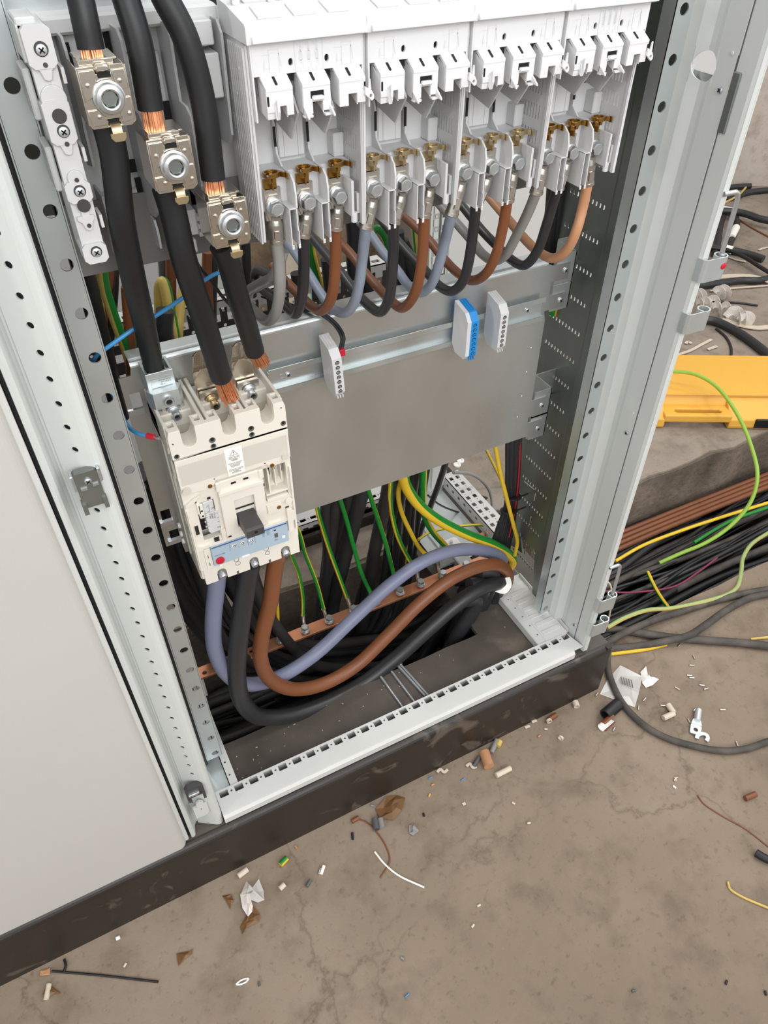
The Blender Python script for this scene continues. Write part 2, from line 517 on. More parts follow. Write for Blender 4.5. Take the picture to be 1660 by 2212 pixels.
tag(mb.build('plastic_card', M['cyan']), 'small turquoise card behind the yellow-green cable', 'card')

# ================================================================== plinth
t = thing('cabinet_plinth', (.3, 0, FZ), 'dark brown painted steel channel plinth under the open cabinet', 'plinth')
prof = [(-.05, FZ), (-.05, -.034)]+[(-.036-.014*math.cos(a*PI/12), -.034+.014*math.sin(a*PI/12)) for a in range(1, 6)]+[(-.036, -.02), (-.03, -.0285), (-.036, -.0295), (-.0415, -.037), (-.0415, FZ)]
mb = MB(); mb.side(prof, -1.6, .752)
mb.build('front_web', M['plinth'], t)
mb = MB(); mb.plan([(-1.6, -.0365), (.752, -.0365), (.752, .095)]+noisy(.752, -1.6, .095, .0015, 50), -.029, -.02)
mb.plan([(.54, .09), (.7535, .09), (.7535, .52), (.54, .52)], -.0292, -.0203)
mb.build('top_flange', M['plinthtop'], t)
mb = MB(); mb.box(.742, .752, -.049, .52, FZ, -.0205); mb.build('end_web', M['plinth'], t)
mb = MB(); mb.box(-1.5, .752, .50, .512, SZ, -.02); mb.box(-1.5, .752, .49, .57, -.028, -.02); mb.build('rear_channel', M['plinth'], t)
rs = random.Random(11)
for i in range(46):     # chips and filings lying on the plinth
    q = at(*(lambda x: (x, 1690-(x-480)*.555+rs.uniform(-58, 18)))(rs.uniform(500, 1150)), z=-.0195)
    if q.y > .09 or q.y < -.03: continue
    mb = MB(); s = rs.uniform(.0006, .0016); a = rs.uniform(0, 3)
    mb.tube([q, q+V((math.cos(a)*s, math.sin(a)*s, .0004)), q+V((math.cos(a+.6)*2*s, math.sin(a+.6)*2*s, 0))], .0005, 5, 2)
    tag(mb.build('metal_chip', M['rag' if i % 3 else 'zinc'], loc=q), 'tiny pale chip lying on the dark plinth flange behind the sill', 'chip', 'chips on the plinth')

# ================================================================== cabinet frame
cab = thing('switchgear_cabinet', (.34, 0, -.02), 'open grey sheet steel cabinet frame with perforated sill standing on the dark plinth', 'cabinet frame')
# --- front sill with square slots
mb = MB()
hs = [rect(.025*i-.0070, .025*i+.0070, -.0052, .0052, .0006) for i in range(28)]+[circ(.025*i+.0125, 0, .0019, 8) for i in range(27)]
mb.plan([(-.0125, -.033), (.691, -.033), (.684, -.004), (.682, .0085), (-.0125, .0085)], -.0016, 0, hs)
mb.prism([(-.033, 0), (-.0335, -.0016), (-.0372, -.0055), (-.0372, -.0175), (-.0385, -.0175), (-.0385, -.005), (-.0348, -.0002)], .682, (-.0125, 0, 0), (0, 1, 0), (0, 0, 1), (1, 0, 0))
mb.box(-.0125, .682, .007, .0085, -.018, -.001)
s_ = mb.build('sill', M['paint'], cab)
mb = MB()
mb.cyl((-.012, -.0042, -.0135), (.68, -.0042, -.0135), .0030, 10)
mb.box(-.012, .68, -.02, .007, -.0185, -.0165)
mb.build('inner_channel', M['dkgrey'], s_)
# --- left post: folded profile with a row of small round holes on its slanted face
mb = MB()
mb.plan([(-.0135, .062), (-.0135, -.027), (-.0150, -.0315), (-.0185, -.0345), (-.0225, -.0345), (-.0262, -.0330), (-.0275, -.027), (-.0485, -.013),
         (-.0530, -.0135), (-.0560, -.0180), (-.0600, -.0335), (-.0625, -.0355), (-.0660, -.0350), (-.0668, -.030), (-.0668, .062)], -.0185, 1.42)
a0, a1 = V((-.0262, -.0328, 0)), V((-.0505, -.0165, 0))
du = (a1-a0); ln = du.length; du.normalize(); dn = V((-du.y, du.x, 0))
if dn.y > 0: dn = -dn
zs = [.6529-.02437*k for k in range(-28, 27)]
mb.prism(rect(0, ln, -.0185, 1.42), -.0016, a0, du, (0, 0, 1), dn, [circ(ln*.36, z, .0031, 12) for z in zs if abs(z-.684) > .022 and z > .13])
post = mb.build('left_post', M['paintd'], cab)
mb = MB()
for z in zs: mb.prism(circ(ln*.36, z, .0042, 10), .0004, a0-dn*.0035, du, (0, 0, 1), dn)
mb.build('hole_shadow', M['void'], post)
mb = MB(); mb.box(-.0697, -.0667, -.031, .05, -.016, 1.42); mb.build('rubber_gasket', M['void'], post)
# --- rails with big round holes
def rail(x0, x1, xh, zb_, zt_, flange, name='perforated_rail'):
    mb = MB()
    hs = [circ(xh, .0241+.046*j, .0058, 18) for j in range(29) if zb_ < .0241+.046*j < zt_]
    mb.front(rect(x0, x1, zb_, zt_), .06, .0618, hs)
    if flange < 0:
        mb.box(x0-.0012, x0+.0004, .06, .085, zb_, zt_)
        mb.box(x1-.0004, x1+.0012, .06, .072, zb_, zt_)
    else:
        mb.box(x0, x0+.0014, .0605, .08, zb_, zt_)
    return mb.build(name, M['rail'], cab)
rail(-.0058, .0185, .009, .0105, 1.36, -1)
rail(.6575, .682, .669, .0125, 1.36, 1)
# --- right post sheet, folded; a big round hole in it
pl = [(.681, .0605), (.6835, .047), (.688, .039), (.6905, .034), (.6905, .0265), (.6895, .021), (.6895, -.0065)]
mb = MB()
def sheet(mb, pl, z0, z1, th=.0015):
    for (xa, ya), (xb, yb) in zip(pl, pl[1:]):
        d = V((xb-xa, yb-ya, 0)); l = d.length; d.normalize(); n = V((-d.y, d.x, 0))
        if n.x < 0: n = -n
        mb.prism([(-.0002, z0), (l+.0002, z0), (l+.0002, z1), (-.0002, z1)], th, (xa, ya, 0), d, (0, 0, 1), n)
hz, hy = .9415, .032
sheet(mb, pl, -.016, hz-.017); sheet(mb, pl, hz+.017, 1.40)
# the zone with the hole, cut column by column so that it follows the folds
cols = []
for (xa, ya), (xb, yb) in zip(pl, pl[1:]):
    m_ = 14 if abs(yb-ya) > .004 else 5
    cols += [(xa+(xb-xa)*k/m_, ya+(yb-ya)*k/m_) for k in range(m_)]
cols.append(pl[-1])
ey = [hy-.0145, hy+.0145]
cols = sorted(cols+[(.6900, ey[0]), (.6897, ey[1])], key=lambda c: -c[1])
def hh_(y): return .0145*math.sqrt(max(0, 1-((y-hy)/.0145)**2))
for (xa, ya), (xb, yb) in zip(cols, cols[1:]):
    ha, hb = hh_(ya), hh_(yb)
    z0, z1 = hz-.017, hz+.017
    if ha < 1e-6 and hb < 1e-6:
        mb.add([(xa, ya, z0), (xb, yb, z0), (xb, yb, z1), (xa, ya, z1)], [(0, 1, 2, 3)])
    else:
        mb.add([(xa, ya, z0), (xb, yb, z0), (xb, yb, hz-hb), (xa, ya, hz-ha)], [(0, 1, 2, 3)])
        mb.add([(xa, ya, hz+ha), (xb, yb, hz+hb), (xb, yb, z1), (xa, ya, z1)], [(0, 1, 2, 3)])
        for sg in (-1, 1): mb.add([(xa, ya, hz+sg*ha), (xb, yb, hz+sg*hb), (xb+.0015, yb, hz+sg*hb), (xa+.0015, ya, hz+sg*ha)], [(0, 1, 2, 3)])
sheet(mb, [(.6912, -.0076), (.6918, -.030), (.6935, -.0345), (.7005, -.0345), (.7015, -.031), (.7015, -.004)], -.016, 1.40)
rp = mb.build('right_post', M['paintd'], cab)
mb = MB(); mb.box(.6903, .6925, -.0079, -.006, -.012, 1.40); mb.build('seam_gasket', M['dkgrey'], rp)
mb = MB(); mb.box(.692, .696, .018, .05, .80, .935); mb.build('inner_flange', M['galv'], rp)
def screw(p, ax, r, parent, h=.0022, name='screw', m='zinc'):
    mb = MB(); ax = V(ax).normalized(); p = V(p)
    mb.lathe([(r, 0), (r*.95, h*.6), (r*.6, h*.95), (r*.1, h)], p, ax, 14)
    a = ax.orthogonal().normalized(); b = ax.cross(a)
    for q in (a, b):
        o = p+ax*(h*.75)
        w = q.cross(ax)
        vs = [o+q*(sx*r*.62)+w*(sy*r*.13)+ax*(sz*h*.42) for sx in (-1, 1) for sy in (-1, 1) for sz in (0, 1)]
        mb.add(vs, [(0, 1, 3, 2), (4, 6, 7, 5), (0, 4, 5, 1), (2, 3, 7, 6), (0, 2, 6, 4), (1, 5, 7, 3)], 1)
    return mb.build(name, [M[m], M['void']], parent)
for px, py in ((1557, 195), (1355, 935), (1242, 1350)):
    q = at(px, py, x=.689); screw(q, (-1, 0, 0), .0036, rp)
for px, py in ((1583, 115), (1369, 893)):
    q = at(px, py, x=.689); mb = MB(); mb.lathe([(.0022, 0), (.0018, .0008), (.0004, .0012)], q, (-1, 0, 0), 12); mb.build('rivet', M['paint'], rp)
q = at(1575, 225, x=.6905)
mb = MB(); mb.box(.6885, .6915, q.y-.006, q.y+.004, q.z-.028, q.z+.03, c=.001); mb.build('seam_latch', M['galvd'], rp)
# --- side plate with rows of tiny slots
mb = MB()
rows = [.568-.0472*k for k in range(-12, 12)]
hs = []
for k, z in enumerate(rows):
    if z < .03: continue
    brk = any(abs(z-b) < .026 for b in (.662, .617, .448, .398))
    hs += [rect(.1385+.0078*j-.0016, .1385+.0078*j+.0016, z-.0031, z+.0031, .001) for j in range(10) if not (brk and j > 4)]
def slit(a, b, w=.0012):
    a, b = V((a[0], a[1], 0)), V((b[0], b[1], 0)); d = (b-a).normalized(); n = V((-d.y, d.x, 0))*w
    return [tuple((p)[:2]) for p in (a-n, b-n, b+n, a+n)]
hs += [slit((.205, .228), (.172, .232)), slit((.168, .226), (.168, .208)), slit((.168, .168), (.168, .145)), slit((.19, .105), (.172, .062)), slit((.168, .092), (.168, .065))]
mb.side(rect(.126, .235, .0, 1.36), .688, .6892, hs)
sheet(mb, [(.688, .126), (.6835, .119), (.6835, .101), (.6875, .095), (.6875, .066)], 0, 1.36, .0012)
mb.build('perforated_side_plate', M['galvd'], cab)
mb = MB(); mb.box(-.0132, -.0062, .0665, .068, -.01, 1.4); mb.build('gap_shade_strip', M['darker'], cab)  # dark strip added behind the gap to stand in for its shade
# --- bottom bars
mb = MB()
mb.plan([(.6195, .0085), (.689, .0085), (.689, .175), (.6195, .175)], -.0035, -.002, [circ(.632, .03+.0245*k, .0017, 8) for k in range(6)])
mb.plan([(.637, .0085), (.686, .0085), (.686, .172), (.637, .172)], -.002, -.0008)
mb.box(.6185, .6198, .0085, .175, -.018, -.002)
for k in range(7):
    mb.box(.6415, .683, .022+.021*k, .032+.021*k, -.0009, .0006, c=.0006)
mb.box(.687, .6885, .009, .17, -.001, .0065)
mb.build('right_bottom_bar', M['paint'], cab)
mb = MB()
mb.plan([(.0125, .0085), (.0265, .0085), (.0265, .30), (.0125, .30)], -.0035, -.002, [circ(.0185, .028+.0245*k, .0018, 8) for k in range(10)])
mb.box(.0125, .0138, .0085, .3, -.018, -.002)
mb.build('left_bottom_bar', M['paint'], cab)
mb = MB(); mb.plan([(-.0135, .0085), (.0125, .0085), (.0125, .30), (-.0135, .30)], -.012, -.0105); mb.build('left_gutter', M['rail'], cab)
# --- rear frame
def perf_bar(x0, x1, y0, y1, z, h, name, m='paint', two=True):
    mb = MB(); n = int((x1-x0)/.025)
    hs = [rect(x0+.0125+.025*i-.007, x0+.0125+.025*i+.007, y0+.009, y0+.018) for i in range(n)]+[circ(x0+.025+.025*i, y0+.0135, .002, 8) for i in range(n-1)]
    mb.plan([(x0, y0), (x1, y0), (x1, y1), (x0, y1)], z-.0015, z, hs)
    hs = [rect(x0+.0125+.025*i-.0065, x0+.0125+.025*i+.0065, z-.022, z-.012) for i in range(n)]+[circ(x0+.025+.025*i, z-.017, .002, 8) for i in range(n-1)]+[circ(x0+.0125+.025*i, z-.030, .0022, 8) for i in range(n)]
    mb.front(rect(x0, x1, z-h, z), y0, y0+.0015, hs)
    mb.box(x0, x1, y1-.0015, y1, z-h, z)
    return mb.build(name, M[m], cab)
perf_bar(.02, .64, .515, .565, -.004, .042, 'rear_sill')
perf_bar(.0, .50, .405, .44, .612, .012, 'rear_crossbar_top')
mb = MB(); hs = []
n = 20; x0 = .0
for i in range(n):
    xx = x0+.0125+.025*i
    for zr_ in (.584, .556): hs.append(rect(xx-.007, xx+.007, zr_-.007, zr_+.007))
    for zr_ in (.598, .570, .542): hs.append(circ(xx+.0125, zr_, .0028, 8))
mb.front(rect(0, .505, .53, .6115), .4065, .408, hs)
mb.build('rear_crossbar', M['dark'], cab)
# perforated bar lying across the rear right corner
q0 = at(955, 1032, z=.02); q1 = at(1065, 1128, z=.02)
mb = MB(); L_ = .235; hs = []
for i in range(9):
    for j in (.011, .028): hs.append(rect(j-.0045, j+.0045, .012+.0245*i, .023+.0245*i)); hs.append(circ(j, .006+.0245*i, .0016, 8))
mb.prism(rect(0, .042, 0, L_), -.0015, (.697, .262, .02), (1, 0, 0), (.0, 1, 0), (0, 0, 1), hs)
hs = [rect(.010+.0245*i, .02+.0245*i, -.02, -.011) for i in range(9)]
mb.prism(rect(0, L_, -.032, 0), .0015, (.697, .262, .02), (0, 1, 0), (0, 0, 1), (1, 0, 0), hs)
mb.build('rear_side_bar', M['paint'], cab)
mb = MB(); mb.box(.655, .697, .49, .515, -.03, .075, c=.002); mb.box(.662, .70, .485, .495, .0, .07); mb.build('rear_corner_block', M['paint'], cab)
mb = MB(); mb.plan([(.56, .27), (.69, .27), (.69, .50), (.56, .50)], -.014, -.0125); mb.plan([(.585, .27), (.60, .27), (.60, .5), (.585, .5)], -.0126, -.008, [circ(.5925, .29+.03*k, .002, 8) for k in range(7)]); mb.build('rear_bottom_sheet', M['rail'], cab)
# --- top rear galvanised cross rail and dark inner wall behind the upper row
mb = MB(); mb.box(-.0, .69, .085, .12, 1.060, 1.072); mb.box(-.0, .69, .085, .087, 1.03, 1.072); mb.build('upper_cross_rail', M['galv'], cab)
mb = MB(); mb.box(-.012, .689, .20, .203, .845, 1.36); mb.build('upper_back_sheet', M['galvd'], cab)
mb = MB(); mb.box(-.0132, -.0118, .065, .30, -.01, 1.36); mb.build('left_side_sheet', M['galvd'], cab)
# --- hinge clips on the left post
cl = MB()
zc = .686
cl.front(rect(-.0445, -.0235, zc-.018, zc+.022, .002), -.0385, -.030)
cl.box(-.0475, -.0445, -.040, -.030, zc+.004, zc+.022, 1, .001); cl.box(-.0235, -.0205, -.040, -.030, zc+.008, zc+.024, 1, .001)
cl.box(-.0455, -.0415, -.041, -.031, zc-.024, zc-.012); cl.box(-.0265, -.0225, -.041, -.031, zc-.022, zc-.010)
cl.box(-.0415, -.036, -.040, -.037, zc+.0035, zc+.006, 1); cl.box(-.0305, -.0255, -.040, -.037, zc+.0055, zc+.008, 1)
hc = cl.build('hinge_clip', [M['galvd'], M['zinc']], post)
screw((-.0335, -.0385, zc+.012), (0, -1, 0), .0034, hc)
cl = MB(); zc = .104
cl.front([(-.052, .09), (-.052, .118), (-.047, .125), (-.030, .122), (-.026, .117), (-.026, .083), (-.030, .083), (-.030, .107), (-.0345, .11), (-.044, .111), (-.0465, .108), (-.0465, .085)], -.0385, -.029)
cl.front(rect(-.047, -.03, .085, .112), -.031, -.0285)
cl.box(-.049, -.0335, -.0425, -.036, .108, .113, 1, .001); cl.cyl((-.039, -.03, .1005), (-.039, -.037, .1005), .0036, 12, mi=1)
cl.build('hinge_clip', [M['dark'], M['zinc']], post)
cl = MB()
cl.front([(-.050, .027), (-.050, .058), (-.044, .058), (-.044, .066), (-.039, .072), (-.033, .066), (-.033, .058), (-.029, .058), (-.029, .032), (-.034, .026)], -.0335, -.030, [slot(-.039, .048, .002, .006)])
cl.build('hinge_plate', M['paintd'], post)
# --- hook brackets with their wire rods on the right post
def hook(z0, z1, name, red=False):
    mb = MB()
    o = [(.6915, -.030), (.6925, -.0355)]+[(.6985-.006*math.cos(a), -.0355-.006*math.sin(a)) for a in (.4, .9, 1.4)]+[(.716, -.0425)]
    curl = [(.722+.0075*math.cos(a), -.036+.0075*math.sin(a)) for a in [x*PI/8 for x in range(-5, 11)]]
    pts = o+curl
    P = [V((x, y, 0)) for x, y in pts]
    mb.strip([V((p.x, p.y, (z0+z1)/2)) for p in P], z1-z0, .0016, up=(0, 0, 1), raw=True)
    # the ribbon stands upright: turn width onto z
    b = mb
    b.v = []; b.f = []; b.m = []; b.sm = []
    n = len(P)
    vs = []
    for i, p in enumerate(P):
        T = (P[min(i+1, n-1)]-P[max(i-1, 0)]).normalized(); nn = V((-T.y, T.x, 0))*.0009
        for s_, z in ((-1, z0), (1, z0), (1, z1), (-1, z1)):
            vs.append((p.x+nn.x*s_, p.y+nn.y*s_, z))
    fs = []
    for i in range(n-1):
        for k in range(4): fs.append((i*4+k, i*4+(k+1) % 4, i*4+4+(k+1) % 4, i*4+4+k))
    e = (n-1)*4
    fs += [(3, 2, 1, 0), (e, e+1, e+2, e+3)]
    b.add(vs, fs)
    h = b.build(name, M['rail'], rp)
    return h
h1 = hook(.726, .754, 'hook_bracket'); h2 = hook(.657, .684, 'hook_bracket'); h3 = hook(.103, .136, 'hook_bracket'); h4 = hook(.036, .068, 'hook_bracket')
mb = MB(); mb.lathe([(.0042, 0), (.0042, .0012), (.003, .002)], (.722, -.0432, .743), (0, -1, 0), 14); tag(mb.build('tamper_plug', M['red'], h1), 'small red plug')
for hh, zt_, zb_ in ((h1, .829, .742), (h3, .217, .118)):
    mb = MB(); mb.tube([(.694, -.036, zt_), (.706, -.037, zt_), (.713, -.037, zt_-.001), (.717, -.037, zt_-.006), (.7185, -.037, zt_-.016), (.720, -.037, (zt_+zb_)/2), (.7215, -.037, zb_)], .0029, 10)
    mb.cyl((.722, -.037, zb_), (.722, -.037, zb_+.014), .0042, 12)
    mb.build('wire_rod', M['zinc'], hh)
for p in (post, rp): p.name = p.name

# neighbouring closed door on the left
t = thing('closed_cabinet', (-.4, -.05, 0), 'neighbouring cabinet at left with a closed smooth light grey door', 'cabinet')
mb = MB(); r_ = .010; z0 = -.012
prof = [(-1.3, -.048), (-.076-r_, -.048)]+[(-.076-r_+r_*math.sin(a), -.048+r_-r_*math.cos(a)) for a in [k*PI/12 for k in range(1, 7)]]+[(-.076, -.024), (-1.3, -.024)]
mb.plan(prof, z0, 1.45)
mb.build('door', M['door'], t)
mb = MB(); mb.box(-.078, -.0705, -.0375, .05, -.016, 1.45, c=.0015); mb.build('door_return', M['paint'], t)
# ================================================================== mounting plate with its rail
mp = thing('mounting_plate', (.33, .13, .41), 'bare zinc plated mounting plate across the middle of the cabinet', 'mounting plate')
Y = .13
out = [(.030, .43), (.050, .43), (.052, .409), (.612, .409), (.612, .404), (.6395, .404), (.6395, .436), (.610, .436), (.610, .447), (.6385, .447), (.6385, .478), (.611, .478),
       (.611, .616), (.607, .630), (.6395, .630), (.6395, .652), (.611, .652), (.611, .672), (.6395, .672), (.6395, .696), (.610, .696), (.604, .699), (.045, .699), (.043, .69), (.030, .69)]
wins = [rect(.036, .048, .648, .668), rect(.034, .046, .475, .492), rect(.038, .050, .44, .455)]
mb = MB(); mb.front(out, Y, Y+.0018, wins)
mb.build('plate', M['plate'], mp)
mb = MB()
arc = [(Y+.0075-.0075*math.cos(a), .699+.0075*math.sin(a)) for a in [k*PI/12 for k in range(0, 7)]]
mb.side(arc+[(Y+.026, .7065), (Y+.026, .7050), (Y+.0075, .7050)]+[(Y+.0075-.006*math.cos(a), .699+.006*math.sin(a)) for a in [k*PI/12 for k in range(6, -1, -1)]], .045, .602)
mb.build('folded_top_edge', M['galv'], mp)
for z0, z1 in ((.666, .708), (.625, .664), (.441, .489), (.398, .444)):
    mb = MB(); mb.box(.618, .6495, Y+.002, Y+.0038, z0, z1); mb.box(.6480, .6495, Y+.002, Y+.045, z0, z1); mb.box(.6480, .688, Y+.043, Y+.045, z0, z1)
    mb.build('fixing_bracket', M['galv'], mp)
for zz in (.685, .641, .463, .418): screw((.6325, Y, zz), (0, -1, 0), .0042, mp)
mb = MB()
for xx, zz in ((.594, .575), (.592, .535), (.590, .493), (.588, .455)): mb.lathe([(.0016, 0), (.001, .0006), (.0002, .0008)], (xx, Y, zz), (0, -1, 0), 10)
mb.build('spot_weld', M['zinc'], mp)
for x0, x1, d_, z0, z1 in ((.030, .048, .002, .641, .648), (.030, .047, .004, .469, .475), (.034, .051, .004, .434, .44)):
    mb = MB(); mb.box(x0, x1, Y-d_, Y, z0, z1); mb.build('tongue', M['zinc'], mp)
# DIN rail: top-hat profile
mb = MB()
yl, yw = Y-.0085, Y-.0012
hat = [(yl, .6565), (yl, .6495), (yl+.001, .6492), (yw, .6492), (yw, .6285), (yl+.001, .6285), (yl, .6282), (yl, .6215), (yl+.0012, .6215), (yl+.0012, .627), (yw+.0012, .6272), (yw+.0012, .6505), (yl+.0012, .6507), (yl+.0012, .6565)]
mb.side(hat, .196, .600)
dr = mb.build('din_rail', M['galv'], mp)
screw((.575, yw, .640), (0, -1, 0), .0036, dr); screw((.222, yw, .640), (0, -1, 0), .0036, dr)
mb = MB(); mb.lathe([(.0034, 0), (.0034, .0003), (.0024, .0004), (.0024, .0002)], (.214, yw, .640), (0, -1, 0), 14); mb.build('hole_rim', M['zinc'], dr)

# ------------------------------------------------------------------ terminal blocks clipped on the rail
def terminal_block(cx, label, blue=False, tilt=0):
    t = thing('terminal_block', (cx, .122, .640), label, 'terminal block', 'terminal blocks on the rail')
    mb = MB(); w = .0125
    prof = [(.120, .688), (.094, .682), (.086, .672), (.086, .624), (.0905, .618), (.112, .618), (.120, .628)]
    if blue:
        mb.side(prof, cx-.0095, cx-.004, mi=0); mb.side(prof, cx-.004, cx+.0075, mi=1)
    else:
        mb.side(prof, cx-w/2, cx+w/2)
    x0, x1 = (cx-.004, cx+.0075) if blue else (cx-w/2, cx+w/2)
    mi = 1 if blue else 0
    for k in (-1, 0, 1):                      # comb under the block and ribs on top
        xx = (x0+x1)/2+k*.0035
        mb.box(xx-.0008, xx+.0008, .087, .09, .6155, .619, mi)
        mb.prism([(.1185, .6885), (.096, .6832), (.096, .6818), (.1185, .687)], .0012, (xx-.0006, 0, 0), (0, 1, 0), (0, 0, 1), (1, 0, 0), mi=mi)
    b = mb.build('housing', [M['grey'], M['bluet']] if blue else M['grey'], t, bev=.0004)
    xc = (x0+x1)/2
    for k in range(7):
        z = .6665-.0067*k
        mb = MB()
        mb.lathe([(.0033, 0), (.0033, .0002), (.0028, .0003)], (xc, .086, z), (0, -1, 0), 14, 2 if blue else 0)
        mb.lathe([(.0028, .0), (.0028, .00035)], (xc, .086, z), (0, -1, 0), 14, 1)
        mb.lathe([(.0021, .0), (.0021, .0006)], (xc, .086, z-.0003), (0, -1, 0), 12, 3)
        mb.box(xc-.0018, xc+.0018, .0852, .0856, z-.0006, z-.0001, 1)
        mb.build('clamp_screw', [M['grey'], M['void'], M['bluet'], M['bluet'] if blue else M['zinc']], t)
    if tilt:
        c = V((cx, .12, .64)); mt = Matrix.Translation(c) @ Matrix.Rotation(tilt, 4, 'Y') @ Matrix.Translation(-c)
        for ch in t.children:
            for v in ch.data.vertices: v.co = mt @ V(v.co)
    return t
terminal_block(.271, 'pale grey terminal block with a black wire at its red ferrule', tilt=-.06)
terminal_block(.4595, 'blue terminal block with a grey end plate on the rail', True)
terminal_block(.506, 'pale grey terminal block right beside the blue one')
# twin black wire with a red ferrule feeding the first block
t = MB(); q = [at(565, 640, y=.2), at(640, 665, y=.16), at(690, 678, y=.125), at(722, 702, y=.112), at(738, 730, y=.10), at(735, 752, y=.097)]
t.tube(q, .0017, 8); t.tube([p+V((.0034, 0, .0004)) for p in q], .0017, 8)
w_ = t.build('control_wire', M['black'], loc=q[-1]); tag(w_, 'thin twin black wire hanging over the plate edge to a grey terminal block', 'wire')
mb = MB(); p = q[-1]; mb.box(p.x-.0026, p.x+.0054, p.y-.0035, p.y+.003, p.z-.010, p.z-.001, c=.0008); tag(mb.build('ferrule', M['red'], w_), 'red plastic ferrule')
mb = MB(); mb.strip([(.385, .118, .6585), (.398, .117, .6600), (.404, .1175, .6592), (.41, .1185, .6585)], .0012, .0004)
tag(mb.build('plastic_sliver', M['rag'], loc=(.395, .118, .659)), 'thin pale plastic sliver lying on the top edge of the rail', 'sliver')

# ================================================================== busbar carrier, busbars and holder
t = thing('busbar_carrier', (.33, .066, .84), 'grey zinc sheet carrier running behind the bottom of the fuse switches', 'carrier')
mb = MB(); mb.box(.0125, .590, .062, .0638, .838, .90); mb.box(.0125, .590, .0622, .082, .838, .8396); mb.box(.0125, .0139, .062, .08, .84, .9)
mb.build('sheet', M['carrier'], t)
for k, z in enumerate((.999, .944, .889)):
    mb = MB(); mb.box(.0175, .60, .0890, .0945, z-.013, z+.011, c=.0006)
    tag(mb.build('busbar', M['copbar'], loc=(.3, .03, z)), 'flat copper busbar with its end showing left of the grey holder, '+('topmost of three', 'middle of three', 'lowest of three')[k], 'busbar', 'copper busbars')
h = thing('busbar_holder', (.1, .06, .86), 'pale grey plastic busbar holder with partition walls around the clamps', 'holder')
mb = MB()
mb.box(.018, .1685, .080, .086, .852, 1.024); mb.box(.1685, .183, .0875, .0885, .852, 1.024); mb.box(.018, .172, .060, .088, 1.018, 1.030, c=.002)
for x0, x1, z0, z1 in ((.052, .086, .955, 1.018), (.091, .124, .90, 1.0), (.129, .162, .87, .95), (.052, .086, .856, .90)):
    mb.box(x0, x1, .070, .082, z0, z1, c=.002)
mb.box(.098, .125, .046, .072, .862, .884, c=.001); mb.box(.102, .120, .042, .05, .848, .860, c=.001)
for k in range(3): mb.box(.1235, .1265, .040, .05, .862+.007*k, .866+.007*k)
mb.box(.140, .164, .045, .07, .968, 1.0, c=.001); mb.box(.137, .162, .046, .07, 1.005, 1.022, c=.001)
mb.build('back_shell', M['grey'], h, bev=.0006)
mb = MB()
for x0, x1, z0, z1 in ((.053, .057, .995, 1.012), (.083, .0875, .998, 1.016), (.0795, .0865, .915, .925), (.118, .124, .948, .965), (.091, .097, .905, .925), (.165, .170, .985, 1.0), (.083, .09, .89, .91)):
    mb.box(x0, x1, .0685, .0705, z0, z1)
mb.build('slot_opening', M['void'], h)
seps = [(.0493, [(.094, 1.020), (.047, 1.020), (.041, 1.012), (.0425, .962), (.0455, .962), (.049, .930), (.083, .922)]),
        (.0493, [(.094, .913), (.100, .906), (.042, .909), (.0425, .880), (.0465, .880), (.049, .856), (.09, .853)]),
        (.0878, [(.082, 1.022), (.039, 1.023), (.031, 1.017), (.031, .971), (.020, .971), (.010, .967), (.011, .925), (.0135, .925), (.016, .900), (.040, .886), (.082, .878)]),
        (.0878, [(.082, .880), (.050, .880), (.045, .872), (.046, .856), (.082, .851)]),
        (.1263, [(.082, 1.021), (.050, 1.022), (.042, 1.015), (.044, .970), (.028, .970), (.016, .965), (.017, .925), (.019, .897), (.082, .875)]),
        (.1263, [(.082, .898), (.045, .896), (.0455, .860), (.082, .853)]),
        (.1648, [(.082, 1.022), (.045, 1.022), (.037, 1.014), (.040, .975), (.043, .940), (.054, .930), (.082, .928)])]
for x, p in seps:
    mb = MB(); mb.side(p, x, x+.0022); mb.build('partition_wall', M['grey2'], h, bev=.0004)
# end strip with its screws
s_ = thing('end_support', (.030, .02, .87), 'long pale grey busbar end support with round screw recesses at left', 'support')
mb = MB()
mb.front(rect(.0215, .0385, .870, 1.0335, .001), .012, .06)
for z0, z1 in ((1.0085, 1.0345), (.960, .990), (.918, .934), (.870, .886)):
    mb.front(rect(.0205, .0395, z0, z1, .003), .0088, .03)
for z, s in ((1.0085, 1), (.9600, 1), (.9040, 1)):
    mb.front([(.0235, z+.004), (.0365, z+.004), (.0365, z+.001), (.0345, z-.001), (.033, z-.0065), (.0305, z-.0075), (.028, z-.0065), (.0262, z-.001), (.0235, z+.001)], .0092, .02)
mb.front(circ(.0305, .936, .006, 16), .0095, .02); mb.front(circ(.0305, .990, .0088, 18), .0090, .02); mb.box(.0275, .0335, .0094, .02, .904, .922)
mb.box(.0195, .033, .016, .05, 1.028, 1.038, c=.001); mb.box(.019, .0225, .016, .05, 1.012, 1.034)
es = mb.build('moulding', M['grey'], s_, bev=.0005)
for z, r in ((1.0205, .0047), (.9692, .0045), (.927, .0045), (.8795, .0045), (.979, .0050), (.916, .0050), (1.011, .0016), (.9605, .0017), (.935, .0016), (.9005, .0016)):
    mb = MB(); mb.cyl((.0308, .0085, z), (.0308, .0092, z), r, 18)
    mb.build('screw_recess', M['dark'], s_)
for z in (1.0205, .9692, .927, .8795): screw((.0308, .0085, z-.0005), (0, -1, 0), .0037, s_, .0014, m='rail')
for z in (1.0, .948, .898):
    mb = MB(); mb.box(.0402, .0425, .012, .03, z-.002, z+.008); mb.build('side_clip', M['grey'], s_)
